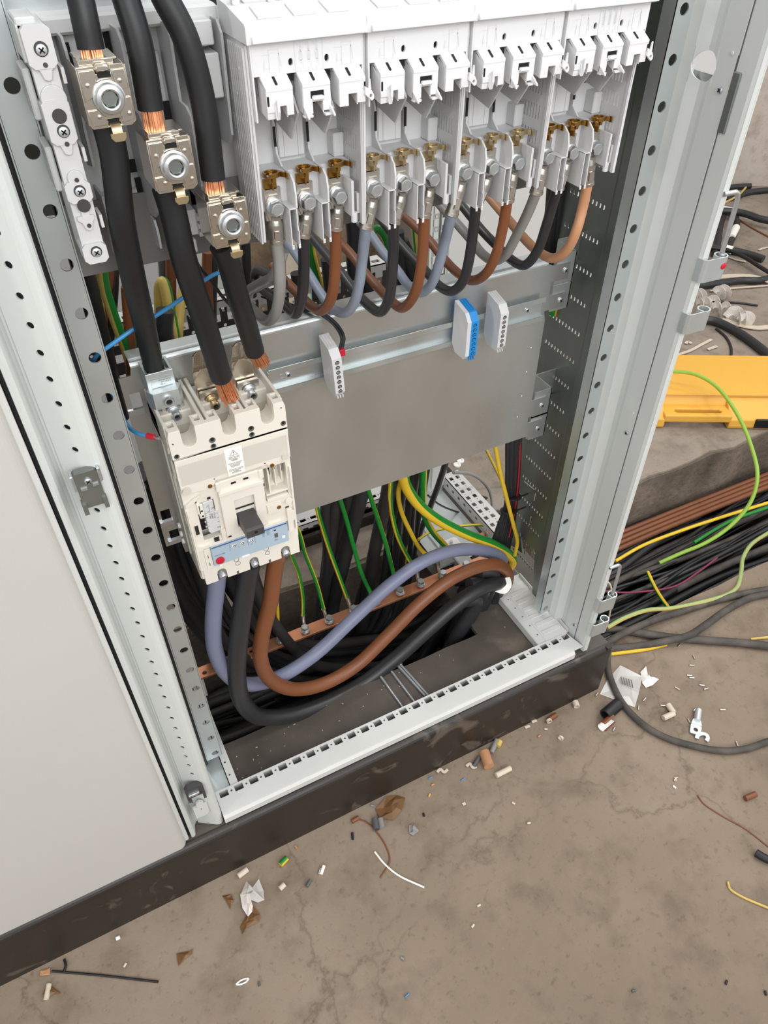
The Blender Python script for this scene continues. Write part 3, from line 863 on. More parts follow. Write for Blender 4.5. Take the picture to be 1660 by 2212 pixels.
for z0, z1 in ((.975, 1.008), (.925, .957)):
    mb = MB(); mb.box(.0155, .0205, .02, .05, z0, z1, c=.001); mb.build('side_clip', M['grey2'], s_)
mb = MB()
mb.text('L1', (.028, .0118, .996), (1, 0, 0), (0, 0, 1), .006); mb.text('L3', (.028, .0118, .8935), (1, 0, 0), (0, 0, 1), .005)
mb.text('wohner', (.0228, .0118, .9485), (1, 0, 0), (0, 0, 1), .0045)
mb.text('. .', (.0285, .0118, .9516), (1, 0, 0), (0, 0, 1), .0035)
mb.build('raised_lettering', M['emb'], s_)

# ------------------------------------------------------------------ three nickel clamps
def clamp(cx, cz, label):
    t = thing('connection_clamp', (cx, 0, cz), label, 'clamp', 'nickel plated cable clamps')
    mb = MB(); w, hh = .0168, .0195
    X = lambda a: cx+a
    body = [(X(-w), cz+hh), (X(-.0045), cz+hh), (X(-.0045), cz+hh-.005), (X(.0055), cz+hh-.005), (X(.0055), cz+hh), (X(w-.0015), cz+hh), (X(w), cz+.003), (X(w), cz-hh+.003), (X(w-.003), cz-hh), (X(-w+.002), cz-hh), (X(-w), cz-hh+.004)]
    mb.front(body, -.0085, -.0065, [rect(X(-.0035), X(.0055), cz-hh+.0012, cz-hh+.0055)])
    mb.front([(X(-w+.001), cz+hh-.002), (X(-.005), cz+hh-.002), (X(-.005), cz+.009), (X(-.007), cz+.002), (X(-w+.001), cz-.002)], -.0097, -.0083)
    mb.front([(X(.006), cz+hh-.003), (X(w-.0015), cz+hh-.003), (X(w-.001), cz+.004), (X(.0095), cz+.004), (X(.007), cz+.0095)], -.0097, -.0083)
    mb.front([(X(-w+.001), cz-.007), (X(-.008), cz-.007), (X(-.006), cz-.0105), (X(-.004), cz-.012), (X(-.004), cz-hh+.002), (X(-w+.002), cz-hh+.002)], -.0097, -.0083)
    mb.front([(X(.010), cz-.001), (X(w-.001), cz-.001), (X(w-.001), cz-hh+.004), (X(.0065), cz-hh+.002), (X(.0065), cz-.011)], -.0097, -.0083)
    for sx in (-1, 1): mb.box(X(sx*w)-(.0012 if sx > 0 else 0), X(sx*w)+(.0012 if sx < 0 else 0), -.0075, .026, cz-hh+.002, cz+hh-.001)
    mb.box(X(-w+.001), X(w-.001), -.0065, .026, cz-hh+.002, cz-hh+.004)
    mb.box(X(-.014), X(.013), -.004, .024, cz+hh+.0015, cz+hh+.0035, c=.0006); mb.box(X(-.014), X(.010), -.0056, -.0036, cz+hh-.002, cz+hh+.0034, c=.0005)
    for a, b_ in ((-.0115, .0085), (.0105, .0095), (-.0085, -.0115), (.0125, -.0115)):
        mb.lathe([(.0019, 0), (.0015, .0010), (.0004, .0014)], (X(a), -.0095, cz+b_), (0, -1, 0), 10)
    mb.box(X(-.0045), X(.0055), -.0110, -.0066, cz+hh-.004, cz+hh+.001, c=.0015)
    bd = mb.build('clamp_body', M['nickel'], t, bev=.0005)
    mb = MB(); mb.text('M10', (X(-.015), -.0098, cz+.0125), (1, 0, 0), (0, 0, 1), .0032); mb.text('AWG', (X(.007), -.0098, cz+.0125), (1, 0, 0), (0, 0, 1), .0030)
    mb.text('30 Nm', (X(-.0145), -.0098, cz-.0165), (1, 0, 0), (0, 0, 1), .0028); mb.text('CU/AL', (X(.0068), -.0098, cz-.0145), (1, 0, 0), (0, 0, 1), .0024)
    mb.build('stamped_lettering', M['tin'], bd)
    mb = MB(); mb.box(X(-.0035), X(.0055), -.0088, -.0084, cz+hh-.0075, cz+hh-.0042); mb.build('window', M['void'], bd)
    mb = MB(); mb.box(X(-.003), X(.005), -.0068, -.0066, cz-hh+.0014, cz-hh+.0052); mb.build('window', M['void'], bd)
    mb = MB(); mb.lathe([(.0112, 0), (.0112, .0018), (.0102, .0022), (.0100, .0040), (.0092, .0054), (.0068, .0062), (.0058, .0056), (.0056, .002)], (X(.0008), -.0095, cz-.0004), (0, -1, 0), 24, cap=False)
    sc_ = mb.build('socket_screw', M['zinc'], t)
    mb = MB(); mb.lathe([(.0056, 0), (.0056, .0003)], (X(.0008), -.0125, cz-.0004), (0, -1, 0), 6, smooth=False); mb.build('hex_socket', M['galvd'], sc_)
    mb = MB(); mb.strip([(X(.001), -.006, cz-hh+.002), (X(.001), -.0095, cz-hh+.0015), (X(.001), -.0115, cz-hh-.0005), (X(.001), -.0125, cz-hh-.0045)], .0075, .0012, up=(0, 1, 0))
    mb.front([(X(-.0045), cz-hh-.003), (X(.0065), cz-hh-.003), (X(.0065), cz-hh-.006), (X(.0045), cz-hh-.0085), (X(-.0025), cz-hh-.0085), (X(-.0045), cz-hh-.006)], -.0142, -.0122)
    mb.build('brass_tab', M['brass2'], t, bev=.0004)
    return t
clamp(.0640, .9915, 'nickel plated cable clamp beside the long end support, topmost of three')
clamp(.1008, .9405, 'nickel plated cable clamp between the other two, lower than the first')
clamp(.1385, .8890, 'nickel plated cable clamp next to the ribbed fuse switch wall, lowest of three')
# ================================================================== four fuse switch disconnectors
X0 = [.170, .2675, .365, .4625]
def fuse_switch(i):
    x0 = X0[i]
    lab = ['white fuse switch nearest the copper clamps with a ribbed outer wall', 'white fuse switch second from the copper clamps',
           'white fuse switch third from the copper clamps', 'white fuse switch beside the dark right side plate'][i]
    t = thing('fuse_switch', (x0, 0, .866), lab, 'fuse switch', 'row of fuse switches')
    X = lambda a: x0+a
    # --- base
    mb = MB()
    mb.box(X(.002), X(.0955), .050, .058, .880, 1.01)
    mb.box(X(.002), X(.0955), .024, .052, .879, .911, c=.0012)
    mb.box(X(.036), X(.0605), .044, .052, .915, .965, c=.001)
    mb.box(X(.041), X(.0435), .0432, .046, .916, .962); mb.box(X(.054), X(.0565), .0432, .046, .916, .962)
    mb.box(X(.085), X(.0955), .036, .052, .911, .931, c=.001)
    mb.box(X(.010), X(.016), .040, .052, .905, .912)
    base = mb.build('base', M['grey'], t, bev=.0005)
    mb = MB(); mb.text('L2', (X(.0465), .0438, .942), (1, 0, 0), (0, 0, 1), .005); mb.build('raised_lettering', M['emb'], base)
    mb = MB()
    for a in (.0315, .0622): mb.box(X(a), X(a+.0022), .0415, .0425, .926, .942)
    mb.box(X(.079), X(.083), .0485, .0496, .938, .945)
    mb.build('slot_opening', M['void'], base)
    for a in (.0325, .0630):
        mb = MB()
        mb.side([(.052, .952), (.046, .950), (.042, .940), (.042, .920), (.032, .9125), (.013, .912), (.006, .907), (.0035, .898), (.0035, .866), (.052, .866)], X(a), X(a+.0018))
        # hollow square end of the divider
        b0, b1 = X(a-.0065), X(a+.0018)
        mb.box(b0, b0+.0010, .0035, .040, .852, .886); mb.box(b0, b1, .0035, .040, .885, .8862); mb.box(b1-.0010, b1, .0035, .04, .852, .886)
        mb.box(b0, b0+.0022, .0030, .0042, .850, .854); mb.box(b1-.0022, b1, .0030, .0042, .850, .854)
        mb.build('pole_divider', M['grey'], t, bev=.0003)
    mb = MB(); mb.box(X(.0865), X(.089), .004, .05, .868, .900); mb.box(X(.0925), X(.0955), .006, .012, .870, .888); mb.cyl((X(.0895), .006, .863), (X(.0895), .006, .872), .003, 10)
    mb.build('guide_rib', M['grey'], t, bev=.0003)
    # --- side walls
    ph = []
    for z in (.972, .950, .928, .906):
        for k in range(8): ph.append([(.012+.0045*k, z-.006), (.0136+.0045*k, z-.006), (.0136+.0045*k, z+.007), (.012+.0045*k, z+.007)])
    prof = [(.0025, .862), (.0005, .885), (-.002, 1.012), (.056, 1.018), (.056, .862)]
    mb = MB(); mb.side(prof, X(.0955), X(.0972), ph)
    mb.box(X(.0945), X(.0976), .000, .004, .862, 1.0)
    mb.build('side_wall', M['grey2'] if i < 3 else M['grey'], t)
    mb = MB(); mb.side(prof, X(.0), X(.0017), ph)
    if i == 0:
        for k in range(8):
            yy = .0016+.0046*k
            mb.side([(yy+.003, .860), (yy+.0015, .885), (yy-.001, 1.010), (yy+.0012, 1.010), (yy+.0037, .885), (yy+.005, .860)], X(-.0016), X(.0))
        for k in range(7): mb.cyl((X(-.0022), .012+.006*(k % 3), .875+.02*k), (X(-.001), .012+.006*(k % 3), .875+.02*k), .0012, 8)
    mb.build('side_wall', M['grey'], t)
    # --- white cover
    mb = MB()
    mb.side([(-.0115, 1.0135), (-.0115, 1.0245), (-.010, 1.0265), (.030, 1.0335), (.05, 1.035), (.05, 1.0135)], X(-.0012), X(.0962))
    mb.side([(-.0150, 1.0145), (-.0150, 1.0165), (-.0135, 1.0188), (-.008, 1.0185), (-.008, 1.0145)], X(.0025), X(.0955))
    for a in (.012, .040, .068):
        mb.prism([(0, 0), (.019, 0), (.019, .024), (.002, .024)], .0012, (X(a), -.004, 1.0276), (1, 0, 0), (0, .985, .172), (0, -.172, .985))
        mb.box(X(a), X(a+.020), .026, .034, 1.033, 1.041, c=.0015); mb.box(X(a-.0085), X(a-.003), .024, .032, 1.032, 1.040, c=.0015)
    zt, zm = 1.0135, .9915
    hp = [slot(X(a), zm+.0075, .0036, .0050) for a in (.0340, .0640)]
    mb.front(rect(X(.0035), X(.0945), zm, zt), -.0062, -.0032, hp)
    mb.box(X(.0020), X(.0036), -.0062, .004, .960, zt); mb.box(X(.0944), X(.096), -.005, .004, .975, zt)
    boxes = [(.0080, .0300, [(.0155, .0240)]), (.0380, .0615, [(.0460, .0545)]), (.0690, .0920, [(.0770, .0845)])]
    zb = [.9640, .9640, .9660]
    for k, (a, b, no) in enumerate(boxes):
        n0, n1 = no[0]
        z0 = zb[k]
        # slanted hood and the cheeks
        mb.side([(-.0035, zm+.0015), (-.0168, .9853), (-.0168, .9828), (-.0035, .9890)], X(a), X(b))
        fr = [(X(a), z0), (X(n0), z0), (X(n0), z0+.0085), (X(n1), z0+.0085), (X(n1), z0+.0015), (X(b), z0+.0015), (X(b), .9832), (X(a), .9832)]
        hl = [rect(X(.0445), X(.0560), .9748, .9800)] if k == 1 else []
        mb.front(fr, -.0165, -.0150, hl)
        for xx, z1 in ((a, z0), (b-.0014, z0+.0015)):
            mb.side([(-.0152, .9838), (-.0035, .9905), (.012, .985), (.012, z0+.004), (-.0152, z1)], X(xx), X(xx+.0014))
        for xx in (n0-.0012, n1):
            mb.side([(-.0155, z0+.0085), (.006, z0+.0085), (-.0155, z0)], X(xx), X(xx+.0012))
        mb.box(X(a), X(b), .0, .002, z0+.012, .99)
    # small catch in the middle box, hook at the left, ear at the right, feet
    mb.box(X(.0455), X(.0550), -.0195, -.0150, .9738, .9768, c=.0008)
    mb.side([(-.0165, .9745), (-.0195, .9735), (-.0205, .9640), (-.0165, .966)], X(.0135), X(.0150)); mb.side([(-.0155, .9750), (-.0225, .9790), (-.0225, .9700), (-.0205, .9640), (-.0165, .966)], X(.0142), X(.0166))
    mb.box(X(.0075), X(.0145), -.0180, -.0165, .9690, .9730)
    mb.front([(X(.0905), .9790), (X(.0965), .9755), (X(.0985), .9720), (X(.0985), .9695), (X(.0965), .968), (X(.0905), .9730)], -.0190, -.0165, [circ(X(.0955), .9718, .0013, 10)])
    mb.front([(X(.0935), .9765), (X(.0945), .9835), (X(.0955), .984), (X(.0962), .976)], -.0185, -.0168)
    for a, s in ((.0380, 1), (.0615, -1)):
        mb.prism([(0, .9645), (.0, .970), (-.004, .968), (-.010, .9640), (-.010, .9625)], .0016, (X(a if s > 0 else a-.0016), -.0150, 0), (0, 1, 0), (0, 0, 1), (1, 0, 0))
        mb.front([(X(a-.001*s), .9640), (X(a+.007*s), .9640), (X(a+.0065*s), .9622), (X(a-.001*s), .9625)], -.0195, -.0150)
    cover = mb.build('cover', M['white'], t, bev=.0004)
    mb = MB()
    for a in (.0340, .0640): mb.box(X(a-.003), X(a+.003), -.0030, -.0025, .994, 1.004)
    for k, (a, b, no) in enumerate(boxes):
        c_ = (a+b)/2-.001
        sl = V((0, -.0133, -.0077)).normalized(); nn = V((0, sl.z, -sl.y))
        mb.prism([(-.0010, .0045), (.0010, .0045), (.0010, .0122), (0, .0130), (-.0010, .0122)], .0004, V((X(c_), -.0035, zm+.0015))+nn*.0002, (1, 0, 0), sl, nn)
        mb.box(X(no[0][0]), X(no[0][1]), .0005, .0015, zb[k]+.003, zb[k]+.0088)
    mb.box(X(.0085), X(.0100), -.0170, -.0164, .9735, .9800); mb.box(X(.0905), X(.0916), -.0170, -.0164, .9760, .982)
    mb.box(X(.0447), X(.0558), -.0148, -.0143, .975, .9798)
    for a in (.0312, .0618): mb.box(X(a), X(a+.0055), -.0036, -.0030, .9860, .9935)
    mb.build('slot_opening', M['void'], cover)
    mb = MB()
    for a, d in ((.0322, 0), (.0630, 0)):
        mb.side([(-.009, .9640), (.010, .9400), (.045, .946), (.050, .975), (.0, .975)], X(a+.003), X(a+.0046))
    mb.build('arc_chute_wall', M['grey2'], cover)
    # embossed wiring diagram
    mb = MB(); yy = -.0063
    def ln_(xa, za, xb, zb_, w=.00022):
        a, b = V((xa, 0, za)), V((xb, 0, zb_)); d = (b-a).normalized(); n = V((-d.z, 0, d.x))*w
        mb.add([a-n+V((0, yy-.0002, 0)), b-n+V((0, yy-.0002, 0)), b+n+V((0, yy-.0002, 0)), a+n+V((0, yy-.0002, 0))], [(0, 1, 2, 3)])
    def box_(xa, xb, za, zb_):
        ln_(xa, za, xb, za); ln_(xb, za, xb, zb_); ln_(xb, zb_, xa, zb_); ln_(xa, zb_, xa, za)
    for s in (.0165, .0765):
        box_(X(s), X(s+.008), .9935, 1.0085); ln_(X(s+.008), 1.006, X(s+.010), .996); ln_(X(s-.004), .9965, X(s), .9965); ln_(X(s-.004), .9965, X(s-.004), 1.0015); ln_(X(s-.006), 1.0055, X(s), 1.0055); ln_(X(s-.0045), .9935, X(s-.0045), .9985); ln_(X(s+.002), 1.0065, X(s+.006), 1.0065)
    if i in (0, 3):
        box_(X(.0375), X(.0605), .9925, 1.0125)
        for k, (u, l) in enumerate((('1', '2'), ('3', '4'), ('5', '6'))):
            xx = X(.0412+.0066*k)
            mb.text(u, (xx-.002, yy-.0001, 1.0090), (1, 0, 0), (0, 0, 1), .0035); mb.text(l, (xx-.0005, yy-.0001, .9930), (1, 0, 0), (0, 0, 1), .0032)
            ln_(xx+.0012, 1.0118, xx+.0012, 1.0088); box_(xx, xx+.0022, .9995, 1.0055); ln_(xx+.0011, .9985, xx+.0011, 1.0065)
            for q in range(8):
                a, b = q*PI/4, (q+1)*PI/4
                ln_(xx+.0012+.001*math.cos(a), 1.0075+.001*math.sin(a), xx+.0012+.001*math.cos(b), 1.0075+.001*math.sin(b))
            ln_(xx, .9975, xx+.003, .9985); ln_(xx+.0028, .994, xx+.0028, .9975)
    mb.build('embossed_diagram', M['emb'], cover)
    # --- three contacts with bolts
    old = 'brass' if i in (0, 3) else 'brass2'
    for k in range(3):
        xc = X(.0184+.0305*k)
        mb = MB()
        ring = [(xc-.0005+.0076*math.cos(a), .0185+.0066*math.sin(a)) for a in [PI*q/12 for q in range(-8, 15)]]
        inn = [(xc-.0005+.0056*math.cos(a), .0185+.0047*math.sin(a)) for a in [PI*q/12 for q in range(14, -9, -1)]]
        mb.plan(ring+inn, .9105, .9142)
        mb.plan([(xc+.0045, .0205), (xc+.0100, .0130), (xc+.0118, .0145), (xc+.0068, .0225)], .9095, .9135)
        mb.plan([(xc-.0015, .0130), (xc+.0015, .0130), (xc+.0015, .0225), (xc-.0015, .0225)], .9070, .9118)
        mb.plan([(xc-.0060, .0160), (xc-.0040, .0130), (xc-.0022, .0140), (xc-.0042, .0185)], .9060, .9105)
        mb.box(xc-.0075, xc+.0045, .0205, .0245, .8985, .9075, c=.0006); mb.box(xc-.0018, xc-.0004, .0145, .021, .9, .908); mb.box(xc+.0106, xc+.0120, .0110, .0150, .9085, .9140)
        ct = mb.build('contact_clip', M[old], t, bev=.0003)
        mb = MB(); mb.box(xc-.0085, xc+.0075, .0205, .0245, .872, .9005, c=.0006); ct2 = mb.build('contact_plate', M['tin'], t)
        mb = MB()
        mb.lathe([(.0078, 0), (.0078, .0016), (.0070, .0022)], (xc, .0188, .8845), (0, -1, 0), 20)
        mb.hexbolt((xc, .0166, .8845), (0, -1, 0), .0070, .0058, 0, .35*k+.2)
        mb.lathe([(.0053, 0), (.0053, .0003), (.0046, .0004), (.0046, .0001)], (xc, .0110, .8845), (0, -1, 0), 18)
        for q in range(5): mb.lathe([(.00055, 0), (.0003, .0003)], (xc+.0030*math.cos(q*1.1+k), .0109, .8845+.0030*math.sin(q*1.1+k)), (0, -1, 0), 6)
        mb.build('hex_bolt', M['zinc'], t)
    return t
for i in range(4): fuse_switch(i)
# ================================================================== moulded case circuit breaker
br = thing('circuit_breaker', (.1175, .08, .431), 'cream three pole circuit breaker with dark toggle and red trip button', 'circuit breaker')
BX0, BX1, BF = .0525, .1830, .034
PX = [.0742, .1180, .1618]                          # pole centres
# --- case body
mb = MB()
mb.box(BX0+.0015, BX1-.0015, .060, .128, .442, .640, c=.002); mb.box(BX0+.0015, BX0+.005, .040, .062, .442, .640); mb.box(BX1-.005, BX1-.0015, .040, .062, .442, .640)
mb.box(BX0+.0015, BX1-.0015, .052, .128, .428, .446, c=.002)
mb.box(BX0, BX1, .085, .128, .445, .660, c=.0015)
mb.box(BX0+.002, BX1-.002, .041, .128, .600, .640)
body = mb.build('case', M['cream'], br, bev=.0006)
for z0, z1, y0 in ((.60, .625, .05), (.545, .595, .062), (.53, .54, .05), (.485, .51, .05)):
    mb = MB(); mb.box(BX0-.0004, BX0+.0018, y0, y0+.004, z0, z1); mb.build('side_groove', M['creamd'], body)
for z in (.470, .455, .442):
    mb = MB(); mb.cyl((BX0-.003, .118, z), (BX0+.002, .118, z), .004, 10); mb.build('side_peg', M['label'], body)
# --- upper terminal chambers
mb = MB()
zt = .672
def wall(x0, x1, y0, y1, z0=.640, z1=zt): mb.box(x0, x1, y0, y1, z0, z1, c=.0006)
wall(BX0, BX0+.0035, .046, .128); wall(BX1-.0035, BX1, .046, .128)
for a in ((PX[0]+PX[1])/2, (PX[1]+PX[2])/2):
    wall(a-.0052, a-.0012, .040, .128); wall(a+.0012, a+.0052, .040, .128); wall(a-.002, a+.002, .052, .128, .640, .664)
# front wall with U notches
n = []
for c in PX:
    u = [(c-.0078, zt), (c-.0074, .655)]+[(c-.0072*math.cos(k*PI/8), .655-.0072*math.sin(k*PI/8)) for k in range(1, 8)]+[(c+.0074, .655), (c+.0078, zt)]
    n += u
poly = [(BX0, .637), (BX1, .637), (BX1, .6655), (BX1-.002, zt)]+n[::-1]+[(BX0+.002, zt), (BX0, .6655)]
slit = []
mb.front(poly, BF, .0405)
# ears beside every notch: hollow square pockets seen from above
for c in PX:
    for x0, x1 in ((c-.0205, c-.0080), (c+.0080, c+.0205)):
        mb.plan(rect(max(x0, BX0), min(x1, BX1), .0403, .056), .640, zt-.0001, [rect(max(x0, BX0)+.003, min(x1, BX1)-.003, .0435, .053)])
for c in PX:                                           # half-round troughs behind the notches
    P = [(c-.0078+0*k, 0) for k in ()]
    for k in range(8):
        a0, a1 = PI*k/8, PI*(k+1)/8
        p = [(c-.0074*math.cos(a), .655-.0074*math.sin(a)) for a in (a0, a1)]
        q = [(c-.0090*math.cos(a), .655-.0090*math.sin(a)) for a in (a1, a0)]
        mb.front(p+q, .0395, .062)
mb.box(BX0, BX1, .056, .128, .630, .640)
up = mb.build('terminal_housing', M['cream'], br, bev=.0004)
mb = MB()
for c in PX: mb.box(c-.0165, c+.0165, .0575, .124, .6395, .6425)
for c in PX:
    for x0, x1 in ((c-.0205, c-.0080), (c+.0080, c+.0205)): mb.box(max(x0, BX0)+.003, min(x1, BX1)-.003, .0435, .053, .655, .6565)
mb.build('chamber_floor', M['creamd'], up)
mb = MB()
for xx, zz, r in ((PX[0]+.0235, .6485, .0036), (PX[0]+.0235, .6405, .0032), (PX[1]+.0235, .6488, .0036), (PX[1]+.0235, .6408, .0032), (BX1-.0045, .6435, .0032), (BX0+.0050, .6405, .0030)):
    mb.lathe([(r, -.0002), (r, .0003)], (xx, BF, zz), (0, -1, 0), 16)
mb.build('screw_hole', M['galvd'], up)
mb = MB()
for xx, zz, r in ((PX[0]+.0235, .6497, .0022), (PX[0]+.0235, .6414, .0020), (PX[1]+.0235, .6500, .0022), (PX[1]+.0235, .6417, .0020), (BX1-.0045, .6443, .0019), (BX0+.0050, .6413, .0018), (BX0+.004, .6575, .0008), (BX1-.005, .6645, .0008)):
    mb.lathe([(r, .0003), (r, .0005)], (xx, BF, zz), (0, -1, 0), 12)
mb.build('hole_shadow', M['void'], up)
# --- front cover plate, upper part with the warning label
mb = MB()
cv = [(BX0+.0005, .6355), (BX0+.0005, .5905), (BX0+.0035, .5880), (BX0+.030, .5855), (BX0+.036, .5870), (BX0+.040, .5945), (BX1-.030, .5945), (BX1-.027, .590), (BX1-.014, .590), (BX1-.012, .594), (BX1-.0005, .5955), (BX1-.0005, .6355)]
mb.front(cv, BF-.0012, .042)
mb.front(rect(BX0+.0005, BX1-.0005, .6285, .6355), BF-.0020, .042)
c1 = mb.build('upper_cover', M['cream'], br, bev=.0005)
mb = MB(); mb.front(rect(BX0+.003, PX[0]+.0315, .6005, .6275), BF-.0016, BF-.001); mb.front(rect(PX[0]+.0515, BX1-.003, .6005, .6275), BF-.0016, BF-.001)
mb.front(circ(BX0+.006, .5935, .0048, 16), BF-.002, .03); mb.front(circ(BX1-.0075, .5995, .0042, 16), BF-.0018, .03)
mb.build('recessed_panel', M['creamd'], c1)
for xx, zz in ((BX0+.0325, .5895), (BX1-.024, .5915)):
    mb = MB(); mb.lathe([(.0026, 0), (.0026, .001), (.0016, .0012), (.0012, .0004)], (xx, BF-.0012, zz), (0, -1, 0), 14); mb.build('brass_insert', M['brass'], c1)
mb = MB()
for xx, zz in ((BX0+.039, .5975), (BX1-.032, .5975)): mb.lathe([(.0008, 0), (.0008, .0002)], (xx, BF-.0014, zz), (0, -1, 0), 8)
mb.build('hole_shadow', M['void'], c1)
mb = MB(); lx0, lx1, lz0, lz1 = .1072, .1272, .5955, .6325
mb.front(rect(lx0, lx1, lz0, lz1), BF-.0023, BF-.0021)
lab = mb.build('warning_label', M['label'], c1)
mb = MB(); lc = (lx0+lx1)/2; ly = BF-.00235
def seg(xa, za, xb, zb_, w=.0002, y=ly):
    a, b = V((xa, y, za)), V((xb, y, zb_)); d = (b-a).normalized(); nn = V((-d.z, 0, d.x))*w
    mb.add([a-nn, b-nn, b+nn, a+nn], [(0, 1, 2, 3)])
seg(lc-.0045, .6225, lc+.0045, .6225); seg(lc-.0045, .6225, lc, .6300); seg(lc+.0045, .6225, lc, .6300); seg(lc, .6280, lc, .6250, .0004); seg(lc, .6242, lc, .6235, .0004)
for k, l in enumerate(('Mount the cover', 'with the breaker', 'in position', 'TRIPPED', '', 'Montare il coperchio', 'con interruttore', 'in posizione di', 'SCATTATO', '', 'Monter le couvercle', 'avec le disjoncteur en', 'position', 'DECLENCHE')):
    if l: mb.text(l, (lc, ly, .6200-.00168*k), (1, 0, 0), (0, 0, 1), .0019, align='CENTER', off=.00002)
mb.build('printed_lettering', M['ink'], lab)
# --- lower half: base face, toggle block, pockets
mb = MB()
low = [(BX0, .5905), (BX0, .462), (BX0+.004, .459), (BX0+.004, .4330)]
bot = []
for c in (PX[0]+.0040, PX[1]+.0025, PX[2]+.0015):
    bot += [(c-.0062, .4330+.0), (c-.0060, .446)]+[(c-.0060*math.cos(k*PI/6), .446+.006*math.sin(k*PI/6)) for k in range(1, 6)]+[(c+.0060, .446), (c+.0062, .4330)]
low += bot+[(BX1-.0005, .4330), (BX1-.0005, .462), (BX1, .465), (BX1, .5950), (BX0+.04, .5945)]
rec = [rect(BX0+.0135, BX0+.034, .5075, .566), rect(BX1-.0355, BX1-.005, .537, .586)]
mb.front(low, BF+.0035, .046, rec+[rect(BX1-.012, BX1-.008, .487, .517)])
mb.front(rect(BX0+.002, BX1-.002, .4965, .501), BF+.001, .04); mb.box(BX0+.001, BX0+.0035, BF, .04, .465, .56); mb.box(BX1-.0035, BX1-.001, BF, .04, .48, .58)
mb.front([(BX0+.001, .570), (BX0+.012, .577), (BX0+.020, .5795), (BX0+.012, .571), (BX0+.001, .566)], BF, .04)
mb.front(circ(BX0+.0065, .4985, .0042, 16), BF+.0005, .04); mb.front(circ(BX1-.008, .5285, .0046, 16), BF, .04)
mb.front(rect(BX1-.036, BX1-.018, .517, .530), BF+.001, .04); mb.front(rect(BX0+.0345, BX0+.04, .50, .518), BF, .04)
lb = mb.build('front_face', M['cream'], br, bev=.0004)
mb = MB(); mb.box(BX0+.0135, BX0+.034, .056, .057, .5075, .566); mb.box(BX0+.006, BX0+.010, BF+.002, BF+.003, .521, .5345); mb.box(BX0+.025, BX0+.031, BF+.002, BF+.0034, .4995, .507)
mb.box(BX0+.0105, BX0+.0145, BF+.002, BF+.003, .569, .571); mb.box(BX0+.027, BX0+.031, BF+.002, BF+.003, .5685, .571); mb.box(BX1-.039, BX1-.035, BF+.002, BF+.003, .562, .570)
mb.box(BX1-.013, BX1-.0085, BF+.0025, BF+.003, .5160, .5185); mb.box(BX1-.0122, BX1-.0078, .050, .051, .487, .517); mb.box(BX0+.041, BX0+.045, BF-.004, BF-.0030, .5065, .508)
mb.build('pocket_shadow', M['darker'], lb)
mb = MB(); mb.box(BX1-.0355, BX1-.005, .050, .052, .537, .586); mb.box(BX1-.030, BX1-.028, .036, .05, .548, .584); mb.box(BX1-.021, BX1-.0195, .038, .05, .555, .580); mb.box(BX1-.013, BX1-.0118, .038, .05, .56, .584); mb.box(BX1-.0345, BX1-.006, .036, .05, .545, .5475); mb.box(BX1-.0345, BX1-.008, .034, .046, .537, .541)
mb.box(BX1-.007, BX1-.0055, .036, .05, .537, .586)
mb.build('accessory_pocket', M['cream'], lb, bev=.0003)
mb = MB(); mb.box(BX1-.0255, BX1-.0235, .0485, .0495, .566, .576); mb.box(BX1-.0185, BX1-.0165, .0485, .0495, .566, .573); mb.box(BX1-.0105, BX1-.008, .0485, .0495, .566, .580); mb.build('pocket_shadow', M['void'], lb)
mb = MB(); mb.lathe([(.0026, 0), (.0026, .001), (.0016, .0012), (.0012, .0004)], (BX1-.0215, BF+.001, .5235), (0, -1, 0), 14); mb.build('brass_insert', M['brass'], lb)
# toggle block
mb = MB(); tx0, tx1 = .0925, .1455
mb.front([(tx0, .503), (tx1-.001, .506), (tx1, .5755), (tx0, .5740)], BF-.0030, BF+.010, [rect(.1080, .1322, .5165, .5590)])
mb.front(rect(tx0-.0005, tx1+.0005, .5715, .5765), BF-.0045, BF+.01)
mb.box(tx0, tx1, BF-.001, BF+.012, .575, .5905, c=.0012); mb.box(tx0-.002, tx0+.004, BF-.003, BF+.01, .578, .591, c=.001); mb.box(tx1-.004, tx1+.002, BF-.003, BF+.01, .578, .591, c=.001)
tb = mb.build('toggle_block', M['cream'], br, bev=.0005)
mb = MB(); mb.box(.1085, .1145, BF-.0014, BF-.0009, .5825, .5850); mb.box(.1235, .1295, BF-.0014, BF-.0009, .5832, .5857); mb.build('slot_opening', M['void'], tb)
mb = MB(); mb.box(.1080, .1322, .040, .041, .5165, .559); mb.box(.1080, .1322, .036, .041, .540, .5415); mb.build('toggle_recess', M['darker'], tb)
mb = MB()
mb.side([(.040, .5340), (.0345, .5335), (.0050, .5348), (.0018, .5330), (.0008, .5240), (.0035, .5205), (.034, .5160), (.040, .516)], .1093, .1309)
tg = mb.build('toggle', M['dark'], br, bev=.0012, bseg=3)
mb = MB(); mb.lathe([(.0022, 0), (.0022, .0003)], (.1205, .0013, .5285), (0, -.99, -.1), 14); mb.build('hole_shadow', M['void'], tg)
